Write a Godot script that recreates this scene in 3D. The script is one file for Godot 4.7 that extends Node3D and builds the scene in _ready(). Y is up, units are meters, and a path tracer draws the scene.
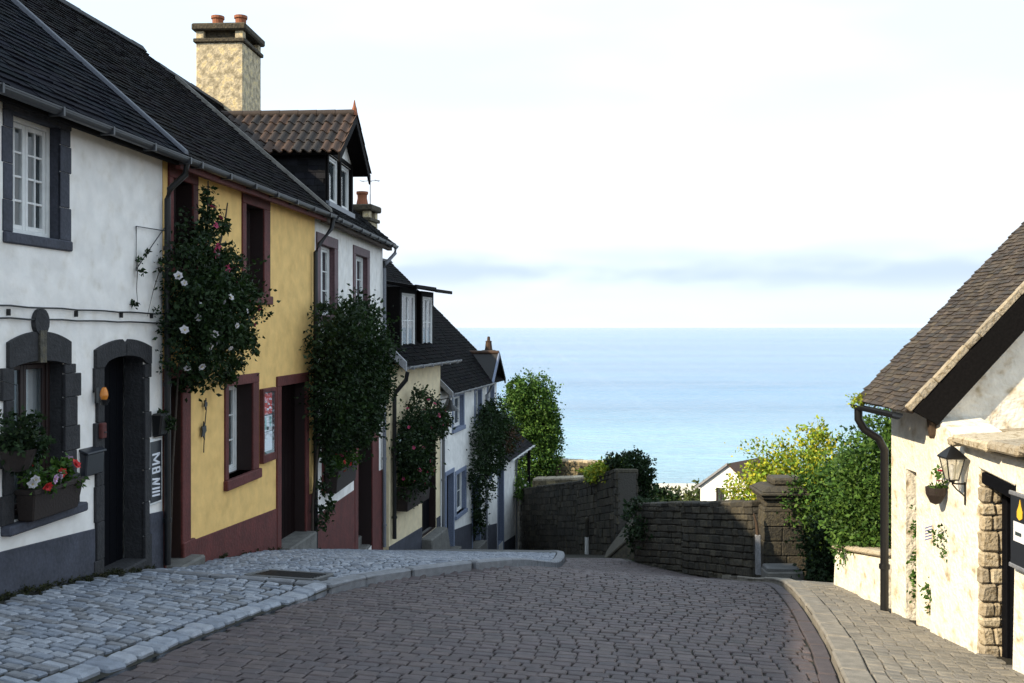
extends Node3D

# ---------------------------------------------------------------- mesh builder
class MB:
	var v := PackedVector3Array()
	var n := PackedVector3Array()
	var c := PackedColorArray()
	var t := PackedVector2Array()
	var ix := PackedInt32Array()
	func quad(a: Vector3, b: Vector3, d: Vector3, e: Vector3, col := Color.WHITE) -> void:
		# corners counter-clockwise as seen from the front
		var nn := (b - a).cross(e - a)
		if nn.length_squared() < 1e-14:
			nn = (d - b).cross(e - b)
		nn = nn.normalized()
		var i := v.size()
		v.append_array([a, b, d, e])
		n.append_array([nn, nn, nn, nn])
		c.append_array([col, col, col, col])
		t.append_array([Vector2(0, 1), Vector2(1, 1), Vector2(1, 0), Vector2(0, 0)])
		ix.append_array([i, i + 2, i + 1, i, i + 3, i + 2])
	func tri(a: Vector3, b: Vector3, d: Vector3, col := Color.WHITE) -> void:
		var nn := (b - a).cross(d - a).normalized()
		var i := v.size()
		v.append_array([a, b, d])
		n.append_array([nn, nn, nn])
		c.append_array([col, col, col])
		t.append_array([Vector2(0, 1), Vector2(1, 1), Vector2(0.5, 0)])
		ix.append_array([i, i + 2, i + 1])
	func hexa(p: Array, b: float, col := Color.WHITE) -> void:
		# p: eight corners, index = x + 2*y + 4*z ; chamfered by b (a share of metres, toward the face centre)
		var faces := [[0, 4, 6, 2], [1, 3, 7, 5], [0, 1, 5, 4], [2, 6, 7, 3], [0, 2, 3, 1], [4, 5, 7, 6]]
		var cen := Vector3.ZERO
		for q in p:
			cen += q
		cen /= 8.0
		if b <= 0.0:
			for f in faces:
				face(p[f[0]], p[f[1]], p[f[2]], p[f[3]], cen, col)
			return
		var ins := []   # ins[face][corner]
		for fi in 6:
			var f: Array = faces[fi]
			var d := {}
			for k in 4:
				var a: Vector3 = p[f[k]]
				var e1: Vector3 = p[f[(k + 1) % 4]] - a
				var e2: Vector3 = p[f[(k + 3) % 4]] - a
				d[f[k]] = a + e1.normalized() * minf(b, e1.length() * 0.45) + e2.normalized() * minf(b, e2.length() * 0.45)
			ins.append(d)
			face(d[f[0]], d[f[1]], d[f[2]], d[f[3]], cen, col)
		for bit in 3:
			var o1 := (bit + 1) % 3
			var o2 := (bit + 2) % 3
			for s1 in 2:
				for s2 in 2:
					var i0 := (s1 << o1) + (s2 << o2)
					var i1 := i0 + (1 << bit)
					var fa: int = [0, 2, 4][o1] + s1
					var fb: int = [0, 2, 4][o2] + s2
					face(ins[fa][i0], ins[fa][i1], ins[fb][i1], ins[fb][i0], cen, col)
		for i in 8:
			var fx := i & 1
			var fy := 2 + ((i >> 1) & 1)
			var fz := 4 + ((i >> 2) & 1)
			var a: Vector3 = ins[fx][i]
			var b2: Vector3 = ins[fy][i]
			var c2: Vector3 = ins[fz][i]
			if (b2 - a).cross(c2 - a).dot(a - cen) < 0.0:
				tri(a, c2, b2, col)
			else:
				tri(a, b2, c2, col)
	func face(a: Vector3, b: Vector3, d: Vector3, e: Vector3, cen: Vector3, col: Color) -> void:
		if (d - a).cross(e - b).dot((a + d) * 0.5 - cen) < 0.0:
			quad(a, e, d, b, col)
		else:
			quad(a, b, d, e, col)
	func box(x0: float, x1: float, y0: float, y1: float, z0: float, z1: float, b := 0.0, col := Color.WHITE) -> void:
		var p := []
		for i in 8:
			p.append(Vector3(x1 if i & 1 else x0, y1 if i & 2 else y0, z1 if i & 4 else z0))
		hexa(p, b, col)
	func block(tr: Transform3D, h: Vector3, b: float, col := Color.WHITE, rng: RandomNumberGenerator = null, jit := 0.0) -> void:
		var p := []
		for i in 8:
			var q := Vector3(h.x if i & 1 else -h.x, h.y if i & 2 else -h.y, h.z if i & 4 else -h.z)
			if rng:
				q += Vector3(rng.randf_range(-jit, jit), rng.randf_range(-jit, jit) * 0.5, rng.randf_range(-jit, jit))
			p.append(tr * q)
		hexa(p, b, col)
	func sett(tr: Transform3D, h: Vector3, b: float, col: Color, rng: RandomNumberGenerator, by := -1.0) -> void:
		# a worn paving block: domed top and four sides, no underside
		var top := []
		var mid := []
		var low := []
		for k in 4:
			var sx := -1.0 if k == 0 or k == 3 else 1.0
			var sz := -1.0 if k < 2 else 1.0
			var jx := rng.randf_range(-0.09, 0.09) * h.x
			var jz := rng.randf_range(-0.1, 0.1) * h.z
			var jy := rng.randf_range(-0.004, 0.004)
			top.append(tr * Vector3(sx * (h.x - b) + jx, h.y + jy, sz * (h.z - b) + jz))
			mid.append(tr * Vector3(sx * h.x + jx, h.y - (b * 0.8 if by < 0.0 else by) + jy, sz * h.z + jz))
			low.append(tr * Vector3(sx * h.x + jx, -h.y, sz * h.z + jz))
		quad(top[3], top[2], top[1], top[0], col)
		for k in 4:
			var m := (k + 1) % 4
			quad(mid[m], mid[k], top[k], top[m], col)
			quad(low[m], low[k], mid[k], mid[m], col)
	func tube(pts: Array, r: float, sides := 8, col := Color.WHITE, r_end := -1.0) -> void:
		var rings := []
		for i in pts.size():
			var d: Vector3
			if i == 0:
				d = pts[1] - pts[0]
			elif i == pts.size() - 1:
				d = pts[i] - pts[i - 1]
			else:
				d = (pts[i + 1] - pts[i]).normalized() + (pts[i] - pts[i - 1]).normalized()
			d = d.normalized()
			var a := d.cross(Vector3.UP if absf(d.y) < 0.9 else Vector3.RIGHT).normalized()
			var b := d.cross(a)
			var rr := r if r_end < 0.0 else lerpf(r, r_end, float(i) / (pts.size() - 1))
			var base := v.size()
			for k in sides:
				var an := TAU * k / sides
				var o := a * cos(an) + b * sin(an)
				v.append(pts[i] + o * rr)
				n.append(o)
				c.append(col)
				t.append(Vector2(float(k) / sides, i))
			rings.append(base)
		for i in pts.size() - 1:
			for k in sides:
				var m := (k + 1) % sides
				ix.append_array([rings[i] + k, rings[i + 1] + m, rings[i] + m, rings[i] + k, rings[i + 1] + k, rings[i + 1] + m])
		for e in [0, pts.size() - 1]:
			var ci := v.size()
			v.append(pts[e])
			n.append(((pts[e] - pts[1]) if e == 0 else (pts[e] - pts[e - 1])).normalized())
			c.append(col)
			t.append(Vector2.ZERO)
			for k in sides:
				if e == 0:
					ix.append_array([ci, rings[e] + k, rings[e] + (k + 1) % sides])
				else:
					ix.append_array([ci, rings[e] + (k + 1) % sides, rings[e] + k])
	func lathe(cen: Vector3, prof: Array, sides := 14, col := Color.WHITE) -> void:
		# prof: Vector2(radius, height) from the bottom up
		for i in prof.size() - 1:
			var p0: Vector2 = prof[i]
			var p1: Vector2 = prof[i + 1]
			for k in sides:
				var a0 := TAU * k / sides
				var a1 := TAU * (k + 1) / sides
				var A := cen + Vector3(cos(a0) * p0.x, p0.y, sin(a0) * p0.x)
				var B := cen + Vector3(cos(a1) * p0.x, p0.y, sin(a1) * p0.x)
				var C := cen + Vector3(cos(a1) * p1.x, p1.y, sin(a1) * p1.x)
				var D := cen + Vector3(cos(a0) * p1.x, p1.y, sin(a0) * p1.x)
				if p0.x < 1e-5:
					tri(A, D, C, col)
				elif p1.x < 1e-5:
					tri(A, D, B, col)
				else:
					quad(A, D, C, B, col)
	func prism(poly: Array, z0: float, z1: float, col := Color.WHITE) -> void:
		# poly: Vector2 outline in x,y ; extruded along z
		var pp := PackedVector2Array(poly)
		if Geometry2D.is_polygon_clockwise(pp):
			pp.reverse()
		var tr := Geometry2D.triangulate_polygon(pp)
		for i in range(0, tr.size(), 3):
			var a := pp[tr[i]]
			var b := pp[tr[i + 1]]
			var d := pp[tr[i + 2]]
			if (b - a).cross(d - a) < 0.0:
				var q := b
				b = d
				d = q
			tri(Vector3(a.x, a.y, z1), Vector3(b.x, b.y, z1), Vector3(d.x, d.y, z1), col)
			tri(Vector3(a.x, a.y, z0), Vector3(d.x, d.y, z0), Vector3(b.x, b.y, z0), col)
		for i in pp.size():
			var a := pp[i]
			var b := pp[(i + 1) % pp.size()]
			quad(Vector3(a.x, a.y, z0), Vector3(b.x, b.y, z0), Vector3(b.x, b.y, z1), Vector3(a.x, a.y, z1), col)
	func mesh() -> ArrayMesh:
		var m := ArrayMesh.new()
		var a := []
		a.resize(Mesh.ARRAY_MAX)
		a[Mesh.ARRAY_VERTEX] = v
		a[Mesh.ARRAY_NORMAL] = n
		a[Mesh.ARRAY_COLOR] = c
		a[Mesh.ARRAY_TEX_UV] = t
		a[Mesh.ARRAY_INDEX] = ix
		m.add_surface_from_arrays(Mesh.PRIMITIVE_TRIANGLES, a)
		return m

# ---------------------------------------------------------------- scene helpers
var M := {}
var T := {}
var OFF := {}
var names := {}

func numbered(called: String) -> String:
	var k: int = names.get(called, 0)
	names[called] = k + 1
	return called if k == 0 else "%s_%03d" % [called, k]

func thing(called: String, label: String, category: String, at: Vector3, turn := 0.0, group := "") -> Node3D:
	var o := Node3D.new()
	o.name = numbered(called)
	add_child(o)
	o.position = at
	o.rotation.y = turn
	o.set_meta("label", label)
	o.set_meta("category", category)
	if group:
		o.set_meta("group", group)
	return o

func part(parent: Node3D, called: String, mb: MB, m: Material, kind := "") -> MeshInstance3D:
	var o := MeshInstance3D.new()
	o.name = called
	o.mesh = mb.mesh()
	o.material_override = null
	o.mesh.surface_set_material(0, m)
	parent.add_child(o, true)
	if OFF.has(parent):
		o.position = OFF[parent]
	if kind:
		o.set_meta("kind", kind)
	return o

func inst(parent: Node3D, called: String, me: Mesh, tr: Transform3D) -> MeshInstance3D:
	var o := MeshInstance3D.new()
	o.name = called
	o.mesh = me
	parent.add_child(o, true)
	o.transform = tr
	if OFF.has(parent):
		o.position += OFF[parent]
	return o

func lin(r: float, g: float, b: float) -> Color:
	return Color(r, g, b).linear_to_srgb()

func noise_tex(key: String, freq: float, sd: int, lo: float, hi: float, oct := 4, kind := FastNoiseLite.TYPE_SIMPLEX_SMOOTH, size := 512, ramp: Array = []) -> NoiseTexture2D:
	if T.has(key):
		return T[key]
	var f := FastNoiseLite.new()
	f.seed = sd
	f.noise_type = kind
	f.frequency = freq
	f.fractal_octaves = oct
	if kind == FastNoiseLite.TYPE_CELLULAR:
		f.fractal_type = FastNoiseLite.FRACTAL_NONE
	var x := NoiseTexture2D.new()
	x.width = size
	x.height = size
	x.seamless = true
	x.seamless_blend_skirt = 0.15
	x.noise = f
	var g := Gradient.new()
	if ramp.is_empty():
		g.colors = PackedColorArray([Color(lo, lo, lo), Color(hi, hi, hi)])
		g.offsets = PackedFloat32Array([0.15, 0.85])
	else:
		var cs := PackedColorArray()
		var os := PackedFloat32Array()
		for r in ramp:
			os.append(r[0])
			cs.append(r[1])
		g.colors = cs
		g.offsets = os
	x.color_ramp = g
	T[key] = x
	return x

func mat(called: String, col: Color, rough: float, tex := "", tscale := 1.0, bump := "", bump_cm := 0.0, det := "", dscale := 0.2, metal := 0.0) -> StandardMaterial3D:
	var m := StandardMaterial3D.new()
	m.resource_name = called
	m.albedo_color = col
	m.roughness = rough
	m.metallic = metal
	m.uv1_triplanar = true
	m.uv1_world_triplanar = true
	m.uv1_scale = Vector3.ONE * tscale
	if tex:
		m.albedo_texture = T[tex]
	if bump:
		m.heightmap_enabled = true
		m.heightmap_texture = T[bump]
		m.heightmap_scale = bump_cm
	if det:
		m.detail_enabled = true
		m.detail_albedo = T[det]
		m.detail_blend_mode = BaseMaterial3D.BLEND_MODE_MUL
		m.detail_uv_layer = BaseMaterial3D.DETAIL_UV_2
		m.uv2_triplanar = true
		m.uv2_world_triplanar = true
		m.uv2_scale = Vector3.ONE * dscale
	M[called] = m
	return m

func vcol(m: StandardMaterial3D) -> StandardMaterial3D:
	m.vertex_color_use_as_albedo = true
	return m

func make_materials() -> void:
	noise_tex("fine", 0.05, 1, 0.82, 1.0, 5)
	noise_tex("grit", 0.16, 2, 0.62, 1.0, 4)
	noise_tex("blotch", 0.012, 3, 0.80, 1.0, 5)
	noise_tex("soft", 0.012, 4, 0.93, 1.0, 4)
	noise_tex("bump", 0.03, 5, 0.0, 1.0, 5)
	noise_tex("pits", 0.04, 6, 0.0, 1.0, 3)
	noise_tex("stain", 0.02, 7, 0, 1, 5, FastNoiseLite.TYPE_SIMPLEX_SMOOTH, 512, [[0.0, Color(0.62, 0.58, 0.5)], [0.3, Color(0.86, 0.83, 0.77)], [0.42, Color(0.98, 0.97, 0.95)], [1.0, Color(1, 1, 1)]])
	noise_tex("faint", 0.02, 7, 0, 1, 5, FastNoiseLite.TYPE_SIMPLEX_SMOOTH, 512, [[0.0, Color(0.92, 0.905, 0.88)], [0.24, Color(0.97, 0.962, 0.95)], [0.4, Color(0.99, 0.985, 0.98)], [1.0, Color(1, 1, 1)]])
	noise_tex("grime", 0.016, 17, 0, 1, 6, FastNoiseLite.TYPE_SIMPLEX_SMOOTH, 512, [[0.0, Color(0.70, 0.65, 0.56)], [0.15, Color(0.83, 0.79, 0.72)], [0.27, Color(0.94, 0.92, 0.89)], [0.42, Color(0.985, 0.98, 0.965)], [1.0, Color(1, 1, 1)]])
	noise_tex("lichen", 0.03, 8, 0, 1, 5, FastNoiseLite.TYPE_SIMPLEX_SMOOTH, 512, [[0.0, Color(0.55, 0.53, 0.48)], [0.35, Color(0.78, 0.76, 0.71)], [0.6, Color(0.93, 0.91, 0.87)], [0.72, Color(1.0, 0.95, 0.80)], [1.0, Color(0.9, 0.9, 0.86)]])
	noise_tex("mossy", 0.02, 9, 0, 1, 5, FastNoiseLite.TYPE_SIMPLEX_SMOOTH, 512, [[0.0, Color(0.20, 0.25, 0.12)], [0.38, Color(0.30, 0.30, 0.2)], [0.55, Color(0.33, 0.31, 0.28)], [1.0, Color(0.42, 0.39, 0.35)]])
	noise_tex("streak", 0.02, 10, 0.75, 1.0, 5)
	mat("white_plaster", lin(0.93, 0.90, 0.865), 0.9, "soft", 0.45, "bump", 0.3, "faint", 0.31)
	mat("white_wall_b", lin(0.92, 0.90, 0.87), 0.9, "soft", 0.5, "bump", 0.25, "soft", 0.2)
	mat("yellow_plaster", lin(0.92, 0.60, 0.215), 0.9, "soft", 0.5, "bump", 0.22, "faint", 0.21)
	mat("cream_plaster", lin(0.86, 0.72, 0.48), 0.9, "soft", 0.5, "bump", 0.4, "faint", 0.27)
	mat("cottage_plaster", lin(0.86, 0.81, 0.72), 0.92, "soft", 0.9, "bump", 0.7, "grime", 0.42)
	mat("grey_blue_paint", lin(0.072, 0.077, 0.105), 0.8, "fine", 0.8, "bump", 0.3, "blotch", 0.4)
	mat("pale_blue_paint", lin(0.21, 0.25, 0.36), 0.7, "fine", 0.8, "bump", 0.15)
	mat("red_paint", lin(0.16, 0.034, 0.028), 0.75, "fine", 0.8, "bump", 0.3, "blotch", 0.4)
	mat("mauve_paint", lin(0.16, 0.08, 0.09), 0.65, "fine", 0.8, "bump", 0.3, "blotch", 0.4)
	mat("dark_stone", lin(0.048, 0.047, 0.052), 0.85, "grit", 1.2, "bump", 0.45, "blotch", 0.8)
	mat("grey_stone", lin(0.17, 0.16, 0.14), 0.9, "grit", 1.4, "bump", 0.60, "lichen", 0.5)
	mat("step_stone", lin(0.26, 0.25, 0.23), 0.85, "grit", 1.5, "bump", 0.30, "blotch", 0.6)
	mat("chimney_render", lin(0.80, 0.70, 0.53), 0.95, "fine", 0.8, "bump", 0.6, "lichen", 0.3)
	mat("chimney_cap", lin(0.14, 0.12, 0.09), 0.95, "grit", 1.0, "bump", 0.90, "lichen", 0.5)
	mat("terracotta", lin(0.42, 0.14, 0.06), 0.8, "grit", 1.5, "bump", 0.18)
	vcol(mat("slate", Color.WHITE, 0.8, "grit", 1.2, "pits", 0.15, "blotch", 0.3))
	M.slate.metallic_specular = 0.12
	vcol(mat("tile", Color.WHITE, 0.85, "grit", 1.5, "pits", 0.30, "blotch", 0.5))
	mat("pantile_a", lin(0.038, 0.027, 0.022), 0.8, "grit", 1.5, "pits", 0.25, "blotch", 0.7)
	mat("pantile_b", lin(0.058, 0.035, 0.025), 0.8, "grit", 1.5, "pits", 0.25, "blotch", 0.7)
	mat("pantile_c", lin(0.11, 0.055, 0.030), 0.8, "grit", 1.5, "pits", 0.25, "blotch", 0.7)
	mat("under_roof", lin(0.03, 0.028, 0.028), 0.9, "fine", 1.0)
	mat("dark_timber", lin(0.010, 0.009, 0.009), 0.7, "fine", 1.0, "bump", 0.15)
	mat("brown_timber", lin(0.10, 0.06, 0.035), 0.75, "grit", 1.0, "bump", 0.24)
	mat("door_black", lin(0.006, 0.0065, 0.009), 0.6, "fine", 1.0)
	mat("door_brown", lin(0.013, 0.007, 0.007), 0.6, "fine", 1.0)
	for k in ["door_black", "door_brown", "dark_timber", "iron"]:
		if M.has(k):
			M[k].metallic_specular = 0.15
	mat("white_frame", lin(0.75, 0.75, 0.74), 0.5, "soft", 1.0)
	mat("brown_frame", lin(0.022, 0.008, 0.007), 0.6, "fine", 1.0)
	mat("gutter_dark", lin(0.05, 0.052, 0.058), 0.45, "fine", 1.0)
	mat("gutter_pale", lin(0.36, 0.36, 0.38), 0.5, "fine", 1.0, "", 0, "blotch", 0.8)
	mat("pipe_grey", lin(0.20, 0.21, 0.24), 0.5, "fine", 1.0)
	mat("iron", lin(0.007, 0.007, 0.008), 0.45, "fine", 2.0)
	mat("lead", lin(0.05, 0.055, 0.075), 0.55, "fine", 1.0)
	mat("mortar", lin(0.36, 0.34, 0.31), 0.95, "grit", 1.2, "bump", 0.30, "blotch", 0.6)
	mat("stone_core", lin(0.12, 0.11, 0.095), 0.95, "grit", 1.0, "bump", 0.75)
	var stones := [[0.120, 0.110, 0.092], [0.095, 0.088, 0.076], [0.150, 0.138, 0.113], [0.080, 0.076, 0.068]]
	for i in 4:
		mat("stone_%d" % i, lin(stones[i][0], stones[i][1], stones[i][2]), 0.93, "grit", 1.6, "bump", 0.66, "lichen", 0.7)
	var warm := [[0.70, 0.60, 0.45], [0.60, 0.51, 0.38], [0.78, 0.68, 0.52], [0.52, 0.45, 0.35]]
	for i in 4:
		mat("warm_stone_%d" % i, lin(warm[i][0], warm[i][1], warm[i][2]), 0.93, "grit", 1.8, "bump", 0.60, "stain", 1.2)
	vcol(mat("stone_mix", Color.WHITE, 0.93, "grit", 1.6, "bump", 0.66, "lichen", 0.7))
	var cob := [[0.46, 0.50, 0.58], [0.36, 0.40, 0.48], [0.54, 0.57, 0.64], [0.34, 0.35, 0.38]]
	for i in 4:
		mat("cobble_%d" % i, lin(cob[i][0], cob[i][1], cob[i][2]), 0.62, "grit", 3.0, "pits", 0.35, "blotch", 1.2)
	var bri := [[0.150, 0.112, 0.114], [0.128, 0.097, 0.100], [0.168, 0.126, 0.122], [0.140, 0.112, 0.118]]
	for i in 4:
		mat("road_block_%d" % i, lin(bri[i][0], bri[i][1], bri[i][2]), 0.72, "grit", 3.0, "pits", 0.30, "blotch", 0.9)
	var rp := [[0.36, 0.33, 0.28], [0.31, 0.285, 0.245], [0.41, 0.37, 0.31], [0.34, 0.315, 0.28]]
	for i in 4:
		mat("pave_block_%d" % i, lin(rp[i][0], rp[i][1], rp[i][2]), 0.75, "grit", 3.0, "pits", 0.30, "blotch", 0.9)
	vcol(mat("sett_mix", Color.WHITE, 0.68, "grit", 3.0, "pits", 0.35, "blotch", 0.9))
	mat("joint", lin(0.16, 0.15, 0.12), 0.95, "mossy", 0.9, "pits", 0.50)
	mat("concrete", lin(0.22, 0.22, 0.22), 0.85, "grit", 1.5, "pits", 0.20, "blotch", 0.4)
	mat("soil", lin(0.22, 0.22, 0.16), 0.95, "mossy", 0.3, "bump", 0.90)
	mat("sand", lin(0.62, 0.56, 0.46), 0.9, "soft", 0.2)
	vcol(mat("leaf", Color.WHITE, 0.6))
	M.leaf.metallic_specular = 0.35
	M.leaf.backlight_enabled = true
	M.leaf.backlight = lin(0.35, 0.4, 0.15)
	M.leaf.uv1_triplanar = false
	vcol(mat("petal", Color.WHITE, 0.7))
	M.petal.backlight_enabled = true
	M.petal.backlight = lin(0.3, 0.25, 0.25)
	M.petal.uv1_triplanar = false
	mat("bark", lin(0.08, 0.06, 0.045), 0.9, "grit", 3.0, "bump", 0.30)
	mat("trough", lin(0.028, 0.016, 0.012), 0.75, "grit", 1.5, "bump", 0.18)
	mat("paper_white", lin(0.70, 0.71, 0.76), 0.6)
	mat("paper_red", lin(0.62, 0.045, 0.035), 0.6)
	mat("paper_teal", lin(0.20, 0.38, 0.36), 0.6)
	mat("paper_dark", lin(0.03, 0.045, 0.05), 0.6)
	mat("paint_yellow", lin(0.75, 0.45, 0.04), 0.6)
	mat("paint_blue", lin(0.12, 0.15, 0.42), 0.8)
	mat("sign_black", lin(0.016, 0.019, 0.026), 0.4)
	mat("amber_glass", lin(0.65, 0.22, 0.03), 0.25)
	mat("curtain", lin(0.5, 0.5, 0.5), 0.9, "soft", 1.0)
	var g := StandardMaterial3D.new()
	g.resource_name = "glass"
	g.transparency = BaseMaterial3D.TRANSPARENCY_ALPHA
	g.albedo_color = Color(0.75, 0.82, 0.85, 0.08)
	g.roughness = 0.02
	M["glass"] = g
	var fr := g.duplicate()
	fr.resource_name = "lantern_glass"
	fr.albedo_color = Color(0.93, 0.9, 0.8, 0.35)
	fr.roughness = 0.2
	M["lantern_glass"] = fr
	# sea
	var wv := noise_tex("waves", 0.02, 21, 0.0, 1.0, 5)
	var s := StandardMaterial3D.new()
	s.resource_name = "sea_water"
	s.albedo_color = lin(0.16, 0.36, 0.52)
	s.roughness = 0.12
	s.vertex_color_use_as_albedo = true
	s.albedo_color = Color.WHITE
	s.heightmap_enabled = true
	s.heightmap_texture = wv
	s.heightmap_scale = 35.0
	s.uv1_triplanar = true
	s.uv1_world_triplanar = true
	s.uv1_scale = Vector3(0.012, 0.05, 0.05)
	M["sea_water"] = s

# ---------------------------------------------------------------- the lie of the land (d = metres ahead of the camera, x = to the right)
const TL := [[-20, 0.9], [0, -1.25], [4, -1.72], [8.7, -2.33], [10.85, -2.64], [11.8, -2.83], [14.9, -3.33], [17.7, -3.92], [24.3, -5.42], [29.2, -6.48], [37.9, -8.45], [42, -9.35], [50, -11.4], [80, -17.6], [120, -23.7], [150, -27.3], [168, -28.3], [260, -33.0]]
const TR := [[-20, 0.76], [0, -1.6], [4, -2.07], [6.7, -2.39], [10.3, -2.82], [12, -3.03], [13.5, -3.24], [16, -3.84], [18, -4.33], [20, -4.76], [22, -5.14], [24, -5.52], [28, -6.36], [32, -7.26], [38, -8.6], [42, -9.5], [50, -11.6], [80, -17.8], [120, -23.9], [150, -27.4], [168, -28.3], [260, -33.0]]
const TKL := [[-20, -6.0], [0, -4.1], [6.7, -2.83], [10.3, -2.13], [12, -1.35], [13.5, -0.15], [16, 0.5], [20, 1.0], [26, 1.3], [32, 1.0], [40, -0.5], [50, -2.5]]
const TKR := [[-20, -3.0], [0, 1.05], [5, 2.02], [7.5, 2.5], [9.4, 2.94], [13.3, 3.6], [16, 3.72], [18, 3.42], [22, 2.72], [26, 2.75], [29, 2.35], [33, 1.95], [38, 1.05], [42, 0.05], [50, -1.6]]

func tab(t: Array, d: float) -> float:
	var k := 0
	while k < t.size() - 2 and d > t[k + 1][0]:
		k += 1
	var x0: float = t[k][0]
	var x1: float = t[k + 1][0]
	var u := clampf((d - x0) / (x1 - x0), 0.0, 1.0)
	var y0: float = t[k][1]
	var y1: float = t[k + 1][1]
	var s := (y1 - y0) / (x1 - x0)
	var s0 := s
	var s1 := s
	if k > 0:
		s0 = (s + (y0 - float(t[k - 1][1])) / (x0 - float(t[k - 1][0]))) * 0.5
	if k < t.size() - 2:
		s1 = (s + (float(t[k + 2][1]) - y1) / (float(t[k + 2][0]) - x1)) * 0.5
	var h := x1 - x0
	var u2 := u * u
	var u3 := u2 * u
	return (2 * u3 - 3 * u2 + 1) * y0 + (u3 - 2 * u2 + u) * h * s0 + (-2 * u3 + 3 * u2) * y1 + (u3 - u2) * h * s1

func front_x(d: float) -> float:
	if d < 17.7:
		return -5.40 + 0.108 * d
	if d < 24.4:
		return -4.43 + 0.053 * d
	return -7.64 + 0.19 * d

func kerb_h(d: float) -> float:
	return 0.03 + 0.07 * smoothstep(10.0, 11.2, d)

func land(x: float, d: float) -> float:
	var kl := tab(TKL, d)
	var kr := tab(TKR, d)
	var fx := front_x(d)
	var r := tab(TR, d)
	var cross_fall := 0.25 * (1.0 - smoothstep(15.0, 22.0, d))
	if x <= kl:
		return lerpf(tab(TL, d), r + kerb_h(d), clampf((x - fx) / maxf(kl - fx, 0.2), 0.0, 1.0))
	if x <= kr:
		return r - cross_fall * (x - kl) / maxf(kr - kl, 0.2)
	return r - cross_fall + lerpf(0.07, -0.02, clampf((x - kr) / 1.3, 0.0, 1.0))

func W(x: float, y: float, d: float) -> Vector3:
	return Vector3(x, y, -d)

func on_land(x: float, d: float, side := 0.0, turn := 0.0) -> Transform3D:
	# a frame lying on the ground: y along the surface normal; side nudges the sample off a kerb line
	var e := 0.12
	var xs := x + side
	var p := land(xs, d)
	var dx := Vector3(e, land(xs + e, d) - p, 0) if side <= 0.0 else Vector3(e, p - land(xs - e, d), 0)
	if absf(dx.y) > 0.05:
		dx.y = 0.0
	var dz := Vector3(0, land(xs, d - e) - land(xs, d + e), 2 * e)
	var nn := dz.cross(dx).normalized()
	var ax := Vector3(cos(turn), 0, sin(turn))
	ax = (ax - nn * ax.dot(nn)).normalized()
	return Transform3D(Basis(ax, nn, ax.cross(nn)), Vector3(x, p, -d))

# ---------------------------------------------------------------- sky, sun, camera
func make_world() -> void:
	var cam := Camera3D.new()
	cam.name = "camera"
	cam.projection = Camera3D.PROJECTION_FRUSTUM
	cam.near = 0.1
	cam.far = 90000.0
	cam.size = 0.683 * 0.1
	cam.frustum_offset = Vector2(0, -0.0145 * 0.1)
	add_child(cam)
	cam.current = true
	var env := Environment.new()
	env.background_mode = Environment.BG_SKY
	env.tonemap_mode = Environment.TONE_MAPPER_LINEAR
	env.tonemap_exposure = 2.1
	env.sdfgi_enabled = true
	env.ssao_enabled = true
	env.ssil_enabled = true
	var sky := Sky.new()
	var pm := PanoramaSkyMaterial.new()
	pm.panorama = ImageTexture.create_from_image(sky_image())
	sky.sky_material = pm
	env.sky = sky
	var we := WorldEnvironment.new()
	we.name = "world_environment"
	we.environment = env
	add_child(we)
	var sun := DirectionalLight3D.new()
	sun.name = "sun"
	sun.light_energy = 1.1
	sun.light_color = Color(1.0, 0.93, 0.80)
	sun.light_angular_distance = 0.5
	sun.shadow_enabled = true
	add_child(sun)
	var el := deg_to_rad(32.5)
	var az := deg_to_rad(30.0)
	var towards := Vector3(-cos(az) * cos(el), sin(el), sin(az) * cos(el))
	sun.look_at_from_position(Vector3.ZERO, -towards, Vector3.UP)

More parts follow.
